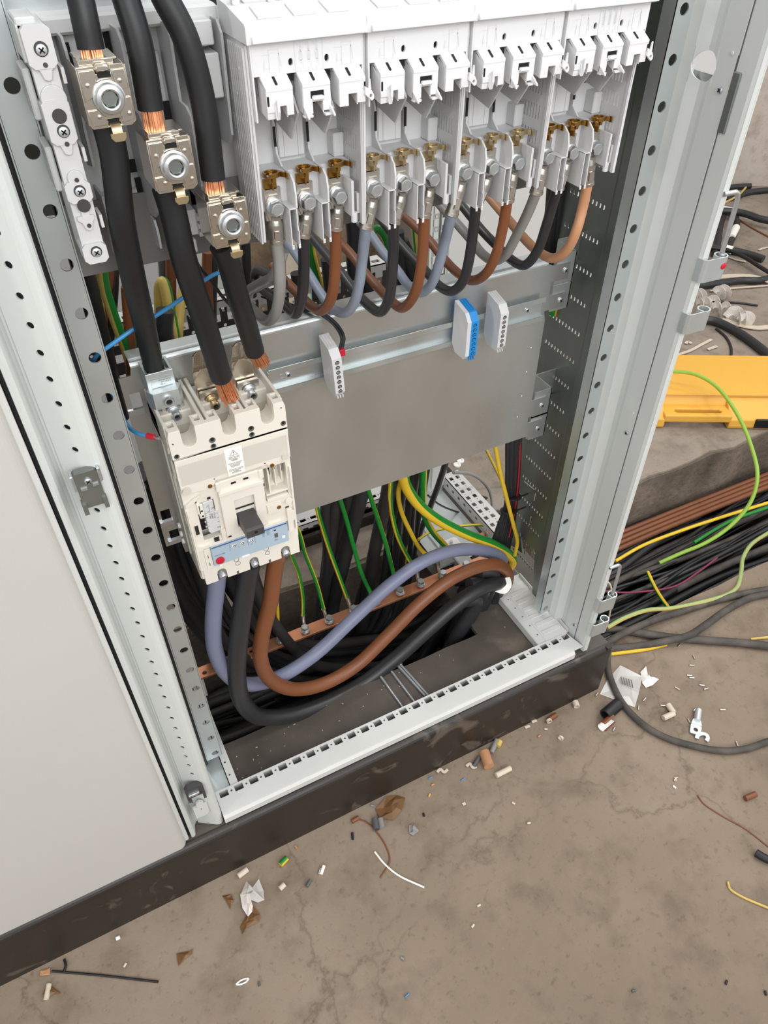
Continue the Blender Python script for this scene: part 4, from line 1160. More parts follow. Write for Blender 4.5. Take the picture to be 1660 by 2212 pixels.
# auxiliary contact block
mb = MB(); ax0, ax1 = .0735, .0885
mb.front([(ax0, .520), (ax0+.002, .5165), (ax1-.002, .5170), (ax1, .520), (ax1, .548), (ax0, .5475)], BF+.002, .05); mb.box(ax0-.0005, ax1-.003, BF+.003, .05, .548, .5650, c=.001)
ac = mb.build('auxiliary_contact', M['grey'], br, bev=.0006)
mb = MB(); yy = BF+.0018
mb.text('4 TCI A2', (ax0+.0095, yy, .5475), (0, 0, -1), (1, 0, 0), .0024); mb.text('10A400V', (ax0+.0068, yy, .5475), (0, 0, -1), (1, 0, 0), .0024); mb.text('ST 250V', (ax0+.0042, yy, .5475), (0, 0, -1), (1, 0, 0), .0024)
mb.text('CE', (ax1-.0045, yy, .5215), (1, 0, 0), (0, 0, 1), .0036)
for a in (.5425, .5355, .529): mb.box(ax0+.0002, ax0+.0022, yy, yy+.0001, a, a+.0003); mb.box(ax1-.0025, ax1-.0002, yy, yy+.0001, a+.002, a+.0023)
for (xa, za, xb, zb_) in ((ax0+.003, .550, ax0+.006, .550), (ax0+.006, .550, ax0+.006, .559), (ax0+.0085, .552, ax0+.012, .5545), (ax0+.0085, .5545, ax0+.012, .552), (ax0+.0028, .557, ax0+.0062, .560)):
    seg(xa, za, xb, zb_, .0002, BF+.0029)
mb.build('printed_lettering', M['ink'], ac)
mb = MB(); mb.box(ax0-.0065, ax0-.0005, BF+.001, .05, .5435, .5650, c=.001); mb.box(ax0-.008, ax0-.0035, BF+.001, .046, .551, .568, c=.001); mb.build('contact_lever', M['cream'], ac)
mb = MB()
for z in (.5475, .5555): mb.lathe([(.0013, 0), (.0013, .0003)], (ax0-.003, BF+.001, z), (0, -1, 0), 10)
for z in (.532, .542, .552): mb.cyl((ax1, BF+.008, z), (ax1+.0014, BF+.008, z), .0018, 10, mi=1)
for z in (.530, .522): mb.cyl((ax0-.0014, BF+.010, z), (ax0, BF+.010, z), .0018, 10, mi=1)
mb.build('small_screw', [M['void'], M['zinc']], ac)
# trip unit strip
mb = MB()
mb.front(rect(.0705, .1685, .4640, .4965, .0008), BF-.0004, .042)
tu = mb.build('trip_unit', M['trip'], br)
mb = MB(); mb.front(rect(.0715, .1680, .4945, .4957), BF-.0012, BF-.0004); mb.build('blue_stripe', M['tripb'], tu)
for q in ((.1055, .1155, BF-.0014, BF, .4632, .4648), (.1600, .1640, BF-.0012, BF, .4720, .4755), (.0765, .080, BF-.0020, BF, .4625, .4642)):
    mb = MB(); mb.box(*q); mb.build('white_tab', M['label'], tu)
mb = MB(); mb.lathe([(.0054, 0), (.0054, .0018), (.0046, .0022)], (.0785, BF-.0004, .4715), (0, -1, 0), 24); tag(mb.build('trip_button', M['red'], tu), 'red round push button')
for k, xx in enumerate((.0985, .1095, .1205)):
    mb = MB(); mb.lathe([(.0026, 0), (.0026, .0004)], (xx, BF-.0004, .4865), (0, -1, 0), 16); d_ = mb.build('dial', M['label'], tu)
    mb = MB(); mb.prism([(-.0022, -.0006), (.0006, -.0020), (.0020, -.0006), (.0022, .0008), (-.0004, .0020)], .0002, (xx, BF-.0009, .4865), (1, 0, 0), (0, 0, 1), (0, -1, 0)); mb.lathe([(.0009, .0002), (.0009, .0003)], (xx, BF-.0009, .4866), (0, -1, 0), 10, 1); mb.build('dial_arrow', [M['ink'], M['label']], d_)
mb = MB(); yy = BF-.0006
mb.text('PUSH TO TRIP', (.0728, yy, .4800), (1, 0, 0), (0, 0, 1), .0021)
for k, xx in enumerate((.0985, .1095, .1205)):
    for j in range(9):
        a = PI*(-.15+1.3*j/8); mb.text('.%d' % (j+1) if k < 2 else '%d' % (j+1), (xx+.0042*math.cos(a)-.0005, yy, .4862+.0038*math.sin(a)), (1, 0, 0), (0, 0, 1), .0010)
mb.text('Ir', (.1040, yy, .4810), (1, 0, 0), (0, 0, 1), .0015); mb.text('Isd', (.1200, yy, .4815), (1, 0, 0), (0, 0, 1), .0015); mb.text('x In', (.1190, yy, .4790), (1, 0, 0), (0, 0, 1), .0015)
for xx in (.0930, .1160, .1255): mb.box(xx, xx+.0002, yy, yy+.0001, .480, .492)
for k in range(5): mb.text('100 %', (.135, yy, .4925-.0017*k), (1, 0, 0), (0, 0, 1), .0014); mb.text('0.8 0.9 1', (.141, yy, .4925-.0017*k), (1, 0, 0), (0, 0, 1), .0013)
mb.box(.1505, .1535, yy, yy+.0001, .4885, .4905); mb.text('TEST', (.1500, yy, .4735), (1, 0, 0), (0, 0, 1), .0016); mb.text('SOCKET', (.1495, yy, .4718), (1, 0, 0), (0, 0, 1), .0014)
mb.build('printed_lettering', M['ink'], tu)
mb = MB(); mb.front(rect(.1505, .1550, .4770, .4840), BF-.0007, BF-.0004); mb.build('test_socket', M['galvd'], tu)
mb = MB(); mb.front(rect(.0620, .0700, .4600, .4940), BF+.0018, .04); mb.front(rect(.170, .1770, .479, .5165, .001), BF-.001, .04); mb.front(rect(.1770, .1795, .495, .512, .0006), BF+.000, .04); mb.build('side_cover', M['cream'], br, bev=.0004)
for z0, z1 in ((.4790, .4840), (.4660, .4710)):
    mb = MB(); mb.box(.0655, .0662, BF+.0012, BF+.0018, z0, z1); mb.build('cover_slit', M['dkgrey'], br)
for xx, zz in ((.0990, .4585), (.1000, .4515), (.1385, .4590), (.1395, .4515)):
    mb = MB(); mb.lathe([(.0033, .0001), (.0033, .0004), (.0029, .0004), (.0029, .0001)], (xx, BF+.0035, zz), (0, -1, 0), 16, cap=False); mb.build('knockout_ring', M['dkgrey'], br)
for xx in (.0965, .1395):
    mb = MB(); mb.box(xx, xx+.0025, BF+.0028, BF+.004, .433, .4385); mb.build('bottom_notch', M['dkgrey'], br)
# lower terminal screws in the bottom notches
for k, c in enumerate((PX[0]+.0045, PX[1]+.003, PX[2]+.002)):
    mb = MB(); o = V((c, BF+.018, .444)); ax = V((0, -.93, -.36))
    mb.lathe([(.0040, 0), (.0040, .0165), (.0034, .0175), (.0024, .0175), (.0022, .014)], o, ax, 18, cap=False)
    for q in range(14): a = q*2*PI/14; mb.cyl(o+V((math.cos(a)*.0041, 0, math.sin(a)*.0041))+ax*.010, o+V((math.cos(a)*.0041, 0, math.sin(a)*.0041))+ax*.0165, .0004, 5)
    st = mb.build('terminal_screw', M['zinc'], br)
    mb = MB(); mb.lathe([(.0024, .0135), (.0024, .0142)], o, ax, 6, smooth=False); mb.build('hex_socket', M['void'], st)
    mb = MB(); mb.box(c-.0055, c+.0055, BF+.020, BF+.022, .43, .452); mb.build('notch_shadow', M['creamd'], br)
# --- top terminals: clamp bolts and connectors
for k, c in enumerate(PX):
    mb = MB()
    mb.lathe([(.0090, 0), (.0090, .0016)], (c, .0915, .657), (0, -1, 0), 20); mb.lathe([(.0076, 0), (.0076, .0022), (.0066, .0028)], (c, .0899, .657), (0, -1, 0), 20)
    mb.lathe([(.0052, 0), (.0052, .0075), (.0046, .0082), (.0030, .0082), (.0028, .005)], (c, .0875, .657), (0, -1, 0), 18, cap=False)
    tb_ = mb.build('terminal_bolt', M['brass2'] if k == 1 else M['zinc'], br)
    mb = MB(); mb.lathe([(.003, .0045), (.003, .005)], (c, .0875, .657), (0, -1, 0), 6, smooth=False); mb.build('hex_socket', M['void'], tb_)
    mb = MB(); mb.box(c-.0125, c+.0125, .0925, .097, .641, .670, c=.0006); mb.build('terminal_pad', M['tin'], br)
for k in (1, 2):                     # folded nickel connector plates rising from poles two and three
    c = PX[k]
    mb = MB()
    c = c-.0025
    mb.front([(c-.0120, .643), (c+.0130, .643), (c+.0120, .688), (c+.0085, .694), (c, .699), (c-.0085, .696), (c-.0120, .692)], .0985, .1005)
    tl = V((0, -.026, .040)).normalized(); tn = V((0, tl.z, -tl.y))
    mb.prism([(-.0120, .0), (.0100, .0), (.0085, .0180), (.0045, .0400), (-.0010, .0440), (-.0085, .0440), (-.0125, .0360)], .0016, (c, .0985, .694), (1, 0, 0), tl, tn)
    for q in range(14): mb.prism(rect(-.0115, -.0040, .014+.0019*q, .0150+.0019*q), -.0007, (c, .0985, .694), (1, 0, 0), tl, tn); mb.prism(rect(-.0015, .0018, .010+.0019*q, .0110+.0019*q), -.0009, (c, .0985, .694), (1, 0, 0), tl, tn)
    mb.prism([(-.0025, .006), (.003, .006), (.003, .042), (-.0025, .042)], -.0006, (c, .0985, .694), (1, 0, 0), tl, tn)
    mb.front([(c-.0115, .684), (c-.0095, .6865), (c, .6955), (c+.0095, .6885), (c+.0120, .686), (c+.0100, .6905), (c, .7000), (c-.0098, .6900)], .0966, .0986)
    cn = mb.build('connector_plate', M['nickel'], br, bev=.0003)
    mb = MB(); mb.text('m', (c+.004, .0983, .672), (0, 0, 1), (-1, 0, 0), .008); mb.text('I', (c+.006, .0983, .676), (0, 0, 1), (-1, 0, 0), .006); mb.build('stamped_lettering', M['tin'], cn)
# cage clamp on pole one
c = PX[0]-.0062
mb = MB()
mb.plan([(c-.0185, .089), (c-.0135, .0795), (c+.0140, .0795), (c+.0190, .089), (c+.0155, .0930), (c+.0145, .1200), (c-.0145, .1200), (c-.0155, .093)], .672, .692, [rect(c-.0116, c+.0116, .0960, .1165)])
mb.plan([(c-.0148, .0925), (c+.0148, .0925), (c+.0148, .1215), (c-.0148, .1215)], .690, .7090, [rect(c-.0116, c+.0116, .0960, .1180)])
cg = mb.build('cage_clamp', M['rail'], br, bev=.0005)
mb = MB(); mb.lathe([(.0060, 0), (.0060, .003), (.0050, .0046), (.0034, .0046), (.003, .002)], (c+.001, .0795, .681), (0, -1, 0), 20, cap=False); mb.cyl((c, .097, .692), (c, .106, .697), .004, 10); cs = mb.build('clamp_screw', M['zinc'], cg)
mb = MB(); mb.lathe([(.0033, .002), (.0033, .0026)], (c+.001, .0795, .681), (0, -1, 0), 6, smooth=False); mb.build('hex_socket', M['void'], cs)
mb = MB(); mb.prism(rect(-.0105, .0115, 0, .008, .0005), .0002, (c, .0918, .6935), (1, 0, 0), (0, 0, 1), (0, -1, 0)); mb.build('type_label', M['rail'], cg)
mb = MB(); mb.text('CE 35-240 mm2', (c+.0105, .0914, 0.7002), (-1, 0, 0), (0, 0, -1), .0020); mb.text('3 20-50 mm2', (c+.0105, .0914, 0.6978), (-1, 0, 0), (0, 0, -1), .0020); mb.text('31 Nm', (c+.004, .0914, 0.6952), (-1, 0, 0), (0, 0, -1), .0020); mb.build('printed_lettering', M['ink'], cg)
mb = MB(); mb.side([(.0965, .706), (.104, .694), (.1165, .694), (.1165, .700)], c-.0116, c+.0116); mb.build('pressure_plate', M['nickel'], cg)
# blue control wire with red ferrule going into the left side of the breaker
q = [at(215, 800, y=.135), at(250, 865, y=.12), at(275, 918, y=.09), at(300, 937, y=.065), at(322, 942, y=.055)]
mb = MB(); mb.tube(q, .0021, 10); w_ = mb.build('control_wire', M['blue'], loc=q[-1]); tag(w_, 'short blue control wire ending in a red ferrule at the breaker side', 'wire')
d = (q[-1]-q[-2]).normalized(); mb = MB(); mb.cyl(q[-1]-d*.002, q[-1]+d*.007, .0034, 12, .0030); tag(mb.build('ferrule', M['red'], w_), 'red plastic ferrule')
mb = MB(); mb.cyl(q[-1]+d*.007, q[-1]+d*.016, .0015, 8); mb.cyl(q[-1]+d*.010, q[-1]+d*.013, .0021, 8); mb.build('bare_tip', M['tin'], w_)
# ================================================================== cables
BK = M['black']
def strands(mb, p, d, r, L, n=70, flare=.25, seed=1, bend=None):
    """a brush of bare copper wires leaving p along d"""
    rr = random.Random(seed); d = V(d).normalized(); a = d.orthogonal().normalized(); b = d.cross(a)
    for i in range(n):
        t = rr.uniform(0, 2*PI); q = r*math.sqrt(rr.uniform(.05, 1))*.93
        o = a*(q*math.cos(t))+b*(q*math.sin(t))
        l = L*rr.uniform(.86, 1.04); e = p+o*(1+flare*rr.uniform(.3, 1.2))+d*l+V((rr.uniform(-1, 1), rr.uniform(-1, 1), 0))*.0006
        if bend: e = e+V(bend)*rr.uniform(.8, 1.1)
        m_ = (p+o).lerp(e, .5)+o*(.12*flare)
        mb.tube([p+o-d*.002, m_, e], .00085, 5, 3)
    mb.cyl(p-d*.002, p+d*L*.6, r*.6, 10, r*.4)
def thick_cable(name, pts, r, label, end=None, group=None, m=None, start=None, seed=1, flare=.2, bend=None, sub=10):
    mb = MB(); mb.tube(pts, r, 20, sub)
    P = spline(pts, sub)
    o = mb.build(name, m or BK, loc=P[-1]); tag(o, label, 'cable', group)
    if end:
        mb = MB(); strands(mb, P[-1], P[-1]-P[-2], r*.80, end, 90, flare, seed, bend); mb.build('bare_strands', M['copper'], o)
    if start:
        mb = MB(); strands(mb, P[0], P[0]-P[1], r*.80, start, 60, .02, seed+5); mb.build('bare_strands', M['copper'], o)
    return o
G = 'thick black cables through the clamps'
# feed cables from above into the clamps
thick_cable('power_cable', [at(135, -260, y=.03), at(163, -60, y=.018), at(183, 40, y=.010), at(197, 106, y=.008)], .0092, 'thick black cable entering the topmost nickel clamp from above', .016, G, seed=2, flare=.1)
thick_cable('power_cable', [at(225, -250, y=.03), at(262, -40, y=.018), at(300, 90, y=.010), at(326, 236, y=.008)], .0096, 'thick black cable entering the middle nickel clamp from above', .019, G, seed=3, flare=.12)
thick_cable('power_cable', [at(290, -200, y=.03), at(345, -30, y=.018), at(400, 80, y=.012), at(437, 210, y=.010), at(461, 386, y=.008)], .0098, 'thick black cable entering the lowest nickel clamp from above', .014, G, seed=4, flare=.12)
# lower lengths from the clamps to the breaker
thick_cable('power_cable', [at(228, 262, y=.012), at(245, 330, y=.012), at(262, 470, y=.013), at(288, 600, y=.024), at(312, 700, y=.056), at(330, 782, y=.100), at(335, 803, y=.108)], .0106, 'thick black cable from the topmost clamp down into the breaker cage clamp', .010, G, seed=5, flare=.02)
thick_cable('power_cable', [at(358, 405, y=.012), at(372, 450, y=.012), at(398, 560, y=.012), at(440, 690, y=.022), at(478, 814, y=.048)], .0112, 'thick black cable from the middle clamp hanging loose over the breaker', .036, G, seed=6, flare=.16, bend=(.002, -.003, 0))
thick_cable('power_cable', [at(478, 530, y=.012), at(492, 560, y=.014), at(514, 640, y=.030), at(536, 710, y=.055), at(550, 758, y=.072)], .0106, 'thick black cable from the lowest clamp ending loose beside the plate', .026, G, seed=7, flare=.28, bend=(.004, 0, 0))

# ------------------------------------------------------------------ twelve outgoing cables of the fuse switches
CX = [X0[i]+.0184+.0305*k for i in range(4) for k in range(3)]
out12 = [
 ('greyc', 'mid grey', [(598, 520), (603, 562), (605, 611), (602, 650), (593, 681), (577, 693), (556, 678), (538, 655), (537, 634), (562, 614), (595, 592), (612, 540)]),
 ('bkpvc', 'black', [(655, 508), (657, 562), (655, 620), (647, 662), (638, 678), (618, 662), (590, 640), (565, 622), (551, 600), (556, 584), (580, 592), (612, 612)]),
 ('brown', 'brown', [(725, 492), (725, 560), (721, 620), (711, 655), (693, 671), (674, 662), (645, 635), (612, 602), (590, 575)]),
 ('bluegrey', 'blue-grey', [(791, 490), (783, 560), (776, 615), (765, 655), (744, 676), (716, 664), (692, 632), (665, 588), (640, 550), (620, 522), (606, 490)]),
 ('bkpvc', 'black', [(851, 478), (850, 540), (847, 600), (841, 645), (822, 674), (797, 660), (768, 630), (738, 590), (705, 550), (672, 510), (655, 485)]),
 ('brown', 'brown', [(917, 465), (914, 540), (905, 605), (891, 645), (868, 665), (845, 650), (818, 622), (790, 590), (755, 545), (715, 505), (690, 480)]),
 ('bluegrey', 'blue-grey', [(976, 462), (962, 520), (946, 580), (930, 617), (908, 632), (884, 618), (856, 580), (828, 545), (800, 505), (778, 480)]),
 ('bkpvc', 'black', [(1029, 442), (1022, 505), (1012, 570), (1001, 607), (977, 629), (950, 618), (917, 582), (890, 555), (855, 515), (820, 470)]),
 ('brown', 'brown', [(1097, 432), (1087, 490), (1072, 550), (1051, 590), (1021, 606), (990, 590), (960, 560), (930, 522), (895, 486), (868, 462)]),
 ('greyc', 'mid grey', [(1159, 416), (1141, 460), (1115, 512), (1093, 550), (1068, 563), (1044, 550), (1018, 518), (985, 480), (955, 447), (938, 428)]),
 ('bkpvc', 'black', [(1206, 405), (1195, 440), (1180, 490), (1161, 543), (1133, 573), (1104, 560), (1073, 530), (1042, 498), (1005, 452), (985, 428)]),
 ('tan', 'light brown', [(1270, 396), (1259, 450), (1245, 500), (1225, 540), (1196, 558), (1165, 545), (1133, 515), (1100, 476), (1065, 435), (1044, 410)]),
]
nth = ['first', 'second', 'third', 'fourth', 'fifth', 'sixth', 'seventh', 'eighth', 'ninth', 'tenth', 'eleventh', 'last']
back = {'greyc': 'greyc', 'bkpvc': 'bkpvc', 'brown': 'brown', 'bluegrey': 'bluegrey', 'tan': 'tan'}
for i, (m, w, px) in enumerate(out12):
    x = CX[i]
    lugx = px[0]
    pts = [at(*q, x=x) for q in px]
    # the start sits under the bolt; keep the drop in front of the carrier sheet
    p0 = at(*px[0], y=.022); pts[0] = p0
    pts[1] = at(*px[1], y=max(.024, min(.05, pts[1].y)))
    for k in range(2, len(pts)):
        if pts[k].y < .02: pts[k] = at(*px[k], y=.03)
    for k in range(len(pts)-1, 2, -1):
        if pts[k].y > .30: pts[k] = at(*px[k], y=.30)
    mb = MB(); mb.tube(pts, .0057, 16, 8)
    o = mb.build('fuse_cable', M[m], loc=pts[0])
    tag(o, '%s cable looping back from the %s lug along the fuse switch row' % (w, nth[i]), 'cable', 'looped cables of the fuse switches')
    mb = MB()
    b = V((x, .0195, .8845))
    mb.front([(x-.0078, .879), (x-.0078, .889), (x-.004, .8945), (x+.004, .8945), (x+.0078, .889), (x+.0078, .879), (x+.0055, .873), (x-.0055, .873)], .0190, .0206)
    q = V((x, .0215, .8735)); e = pts[0]; dd = (e-q).normalized()
    mb.tube([V((x, .0198, .877)), q, q+(e-q)*.25], .0046, 14, 4, r2=.0066)
    mb.cyl(q+(e-q)*.22, e-dd*.001, .0066, 16); mb.cyl(e-dd*.0018, e+dd*.0012, .0072, 16)
    mb.cyl(q+(e-q)*.45+V((0, -.0030, 0)), q+(e-q)*.8+V((0, -.0030, 0)), .0050, 6)
    mb.build('cable_lug', M['tin'], o)
# ================================================================== big outgoing cables of the breaker
def big(name, px, r, m, label, tail=(), grp='large cables under the breaker', sub=10):
    pts = [at(a, b, y=c) for a, b, c in px]+[V(t) for t in tail]
    mb = MB(); mb.tube(pts, r, 22, sub); o = mb.build(name, M[m], loc=pts[0]); return tag(o, label, 'cable', grp)
big('outgoing_cable', [(470, 1238, .075), (467, 1275, .078), (461, 1340, .080), (464, 1400, .082), (486, 1450, .084), (530, 1478, .092), (600, 1464, .11), (680, 1414, .13), (760, 1340, .145), (840, 1266, .155), (915, 1213, .16), (985, 1189, .165), (1045, 1190, .170), (1085, 1208, .178)], .0118, 'violet', 'violet-grey large cable from the left pole looping over the copper bar', [(.640, .185, .02), (.632, .185, -.06), (.60, .19, -.2)])
big('outgoing_cable', [(541, 1215, .075), (533, 1258, .076), (522, 1330, .072), (514, 1400, .070), (512, 1462, .072), (524, 1515, .076), (558, 1547, .082), (620, 1546, .088), (700, 1521, .094), (780, 1479, .102), (860, 1418, .108), (930, 1355, .112), (990, 1303, .118), (1040, 1270, .126), (1078, 1258, .135)], .0142, 'bkpvc', 'large black cable from the middle pole sagging lowest over the plinth', [(.617, .146, .045), (.62, .152, .0), (.60, .160, -.08), (.55, .17, -.2)])
big('outgoing_cable', [(598, 1205, .075), (592, 1240, .076), (584, 1300, .074), (567, 1370, .072), (563, 1422, .072), (585, 1468, .078), (640, 1489, .088), (705, 1475, .098), (770, 1437, .106), (840, 1371, .113), (910, 1301, .120), (975, 1251, .126), (1040, 1223, .134), (1080, 1222, .142), (1098, 1244, .150)], .0118, 'brown', 'large brown cable from the right pole looping across the opening', [(.642, .156, -.005), (.63, .165, -.06), (.59, .175, -.2)])
# more heavy black cables plunging into the trench under that bend
for k, (pa, pb, pc) in enumerate((((.600, .150, .075), (.585, .150, -.02), (.520, .150, -.20)), ((.606, .178, .040), (.56, .175, -.05), (.49, .16, -.22)), ((.570, .135, .065), (.545, .135, -.02), (.47, .135, -.2)), ((.545, .122, .05), (.52, .125, -.03), (.45, .13, -.2)), ((.585, .20, .01), (.54, .20, -.08), (.46, .2, -.23)))):
    mb = MB(); mb.tube([V(pa)+V((-.03, .004, .012)), pa, pb, pc, V(pc)+V((-.12, .0, -.06))], .0145, 18, 8)
    tag(mb.build('trench_cable', M['bkpvc'], loc=pb), 'heavy black cable plunging into the trench at the right of the opening', 'cable', 'heavy black cables at the right of the pit')
p = at(1087, 1264, y=.128)
mb = MB(); mb.strip([p+V((-.020, -.004, .004)), p+V((-.006, -.012, -.001)), p+V((.008, -.008, .004)), p+V((.012, .004, .012))], .012, .0006, up=(.2, -.6, .8))
tag(mb.build('tape_scrap', M['label'], loc=p), 'torn white tape scrap around the bend of the brown and black cables', 'tape')

# ================================================================== earth bar
eb = thing('earth_bar', (.31, .21, .04), 'flat bare copper earth bar with hexagon bolts across the pit', 'earth bar')
bx = [at(a, b, z=.042) for a, b in ((603, 1378), (656, 1356), (706, 1332), (762, 1316), (812, 1298), (860, 1274), (906, 1258), (951, 1236), (998, 1213))]
mb = MB(); mb.plan(rect(.018, .640, .1985, .2225, .0008), .034, .0395, [circ(.0395, .207, .004, 12), circ(.128, .214, .004, 12)])
mb.build('bar', M['copbar'], eb, bev=.0005)
for q in bx:
    mb = MB(); c = V((q.x, .209, .0395))
    mb.lathe([(.0088, .0), (.0088, .002)], c+V((0, 0, .0035)), (0, 0, 1), 18); mb.lathe([(.0078, .0), (.0078, .0028), (.007, .0034)], c+V((0, 0, .0055)), (0, 0, 1), 18)
    mb.hexbolt(c+V((0, 0, .0085)), (0, 0, 1), .0072, .0062, 0, .4); mb.cyl(c-V((0, 0, .012)), c, .0038, 10)
    mb.build('bolt', M['zinc'], eb)
mb = MB(); mb.box(.575, .605, .215, .255, .026, .036, c=.002); mb.box(.578, .60, .225, .25, -.01, .03, c=.002); mb.box(.02, .034, .20, .222, -.018, .034)
mb.build('bar_support', M['grey2'], eb)
mb = MB(); q = at(975, 1172, z=.045); mb.box(q.x-.012, q.x+.016, q.y-.010, q.y+.014, .040, .043, c=.001); mb.cyl((q.x, q.y, .043), (q.x, q.y, .050), .0035, 10, mi=1); mb.box(q.x-.02, q.x+.02, q.y-.006, q.y+.012, -.012, .04); mb.build('support_bracket', [M['label'], M['zinc']], eb)
YG = [M['yel'], M['grn']]
def pe(px, r, lab, lug=None, name='earth_wire', face=None, frac=.5, tail=(), mats=None, grp='yellow-green earth wires', n=16):
    pts = [at(a, b, y=c) for a, b, c in px]+[V(t) for t in tail]
    mb = MB(); mb.tube(pts, r, n, 8, stripe=frac, face=face)
    o = mb.build(name, mats or YG, loc=pts[0]); tag(o, lab, 'wire', grp)
    if lug is not None:
        b = V((lug.x, .209, .0412)); e = pts[0]; d = (pts[1]-e).normalized()
        mb = MB(); mb.lathe([(.0080, 0), (.0080, .0016)], b, (0, 0, 1), 18)
        a = b+(V((e.x, e.y, 0))-V((b.x, b.y, 0))).normalized()*.006+V((0, 0, .001))
        mb.tube([a, a.lerp(e, .45)+V((0, .001, -.001)), e-d*.002, e+d*.004], r*.9, 12, 4, r2=r*1.25)
        mb.build('cable_lug', M['tin'], o)
    return o
o_ = ['first', 'second', 'third', 'fourth', 'fifth', 'sixth', 'seventh', 'eighth']
def bl(k): return 'yellow-green earth wire rising from the %s bolt of the copper bar' % o_[k]
pe([(600, 1352, .222), (600, 1325, .225), (597, 1290, .22), (592, 1240, .20), (588, 1190, .16), (590, 1160, .14)], .0033, bl(0), bx[0], frac=.3, face=(0, 0, -1))
pe([(655, 1332, .222), (655, 1295, .225), (647, 1245, .222), (634, 1210, .205), (622, 1180, .18), (612, 1140, .15)], .0033, bl(1), bx[1], frac=.5, face=(1, 0, 0))
pe([(700, 1318, .222), (686, 1265, .228), (671, 1225, .228), (659, 1195, .22), (652, 1168, .205), (644, 1145, .19), (622, 1110, .17)], .0035, bl(2), bx[2], frac=.6, face=(-1, 0, .5))
pe([(751, 1293, .225), (735, 1250, .232), (713, 1190, .235), (697, 1140, .225), (686, 1100, .205), (680, 1040, .17)], .0037, bl(3), bx[3], frac=.42, face=(1, 0, .15))
pe([(803, 1285, .225), (782, 1240, .232), (764, 1180, .235), (748, 1120, .225), (735, 1078, .205), (725, 1030, .17)], .0040, bl(4), bx[4], frac=.85, face=(-.2, 0, 1))
pe([(853, 1252, .225), (838, 1190, .235), (818, 1125, .232), (803, 1080, .215), (795, 1055, .20), (788, 1000, .17)], .0041, bl(5), bx[5], frac=.66, face=(-1, 0, .8))
pe([(900, 1235, .225), (884, 1208, .235), (862, 1165, .24), (849, 1120, .235), (843, 1075, .215), (845, 1040, .20), (846, 980, .17)], .0042, bl(6), bx[6], frac=.45, face=(1, 0, .1))
pe([(944, 1213, .225), (912, 1190, .24), (885, 1145, .245), (866, 1100, .235), (861, 1060, .215), (868, 1032, .20), (872, 980, .17)], .0042, bl(7), bx[7], frac=.3, face=(.3, 0, -1))
pe([(868, 1015, .175), (878, 1050, .185), (905, 1090, .19), (950, 1125, .19), (1010, 1155, .188), (1065, 1176, .185), (1098, 1196, .182), (1108, 1215, .182)], .0095, 'thick yellow-green earth cable sweeping from the plate down to the right corner', None, 'earth_cable', face=(1, 1, .1), frac=.32, tail=[(.66, .188, .0), (.64, .19, -.08)])
pe([(917, 960, .19), (915, 1025, .205), (914, 1085, .225), (920, 1120, .24), (938, 1152, .25), (962, 1178, .25)], .0062, 'thick yellow-green earth cable curving down onto the white support bracket', None, 'earth_cable', face=(-1, 0, .7), frac=.6)
pe([(1066, 940, .155), (1072, 972, .160), (1081, 1020, .165), (1096, 1080, .170), (1110, 1135, .175), (1118, 1172, .178), (1112, 1200, .175)], .0038, 'thin yellow earth wire hanging beside the black bundle at the side plate', face=(0, 0, -1), frac=.25)
pe([(905, 1165, .30), (930, 1150, .32), (985, 1138, .33), (1045, 1135, .33), (1085, 1150, .33)], .0030, 'thin yellow-green wire lying across the rear bottom bar', face=(0, -1, 0))
pe([(1045, 960, .45), (1065, 1000, .46), (1088, 1050, .47), (1100, 1090, .47)], .0032, 'yellow-green wire on the floor beyond the side plate', face=(-1, 0, 0), frac=.4)

# ------------------------------------------------------------------ black cables dropping into the trench
rb = random.Random(21)
drop = [((705, 1060, .20), (702, 1120, .235), (707, 1200, .27), (698, 1300, .30), .0085), ((727, 1060, .22), (715, 1150, .26), (705, 1240, .29), (690, 1330, .32), .0120),
        ((752, 1050, .22), (740, 1130, .27), (728, 1220, .30), (716, 1320, .33), .0115), ((785, 1035, .21), (765, 1120, .25), (742, 1210, .28), (720, 1300, .31), .0150),
        ((846, 1030, .21), (825, 1120, .25), (806, 1210, .28), (790, 1310, .31), .0125), ((835, 1050, .24), (818, 1140, .28), (796, 1230, .31), (775, 1300, .33), .0085),
        ((880, 1010, .21), (866, 1090, .26), (858, 1170, .29), (850, 1260, .31), .0075), ((893, 1010, .22), (884, 1090, .27), (876, 1170, .30), (868, 1260, .32), .0075),
        ((903, 1005, .21), (893, 1090, .27), (888, 1170, .30), (880, 1250, .32), .0060), ((868, 1030, .23), (850, 1120, .27), (836, 1190, .29), (825, 1270, .31), .0065),
        ((925, 1000, .23), (914, 1070, .28), (902, 1140, .31), (893, 1210, .33), .0050), ((966, 985, .30), (950, 1040, .33), (930, 1095, .35), (905, 1160, .36), .0062),
        ((850, 1040, .25), (842, 1120, .29), (842, 1180, .31), (838, 1250, .33), .0060), ((912, 1000, .25), (902, 1075, .29), (894, 1150, .31), (886, 1215, .33), .0042)]
for k, (a, b, c, d, r) in enumerate(drop):
    pts = [at(a[0]+(a[0]-b[0])*.25, a[1]-70, y=a[2]-.02)]+[at(q[0], q[1], y=q[2]) for q in (a, b, c, d)]
    e = pts[-1]; pts += [e+V((-.02, .0, -.10)), e+V((-.12, -.02, -.20))]
    mb = MB(); mb.tube(pts, r, 14, 8)
    tag(mb.build('trench_cable', M['blackd'] if k % 3 == 1 else M['bkpvc'], loc=pts[2]), 'black cable dropping from behind the mounting plate into the trench', 'cable', 'black cables dropping behind the plate')
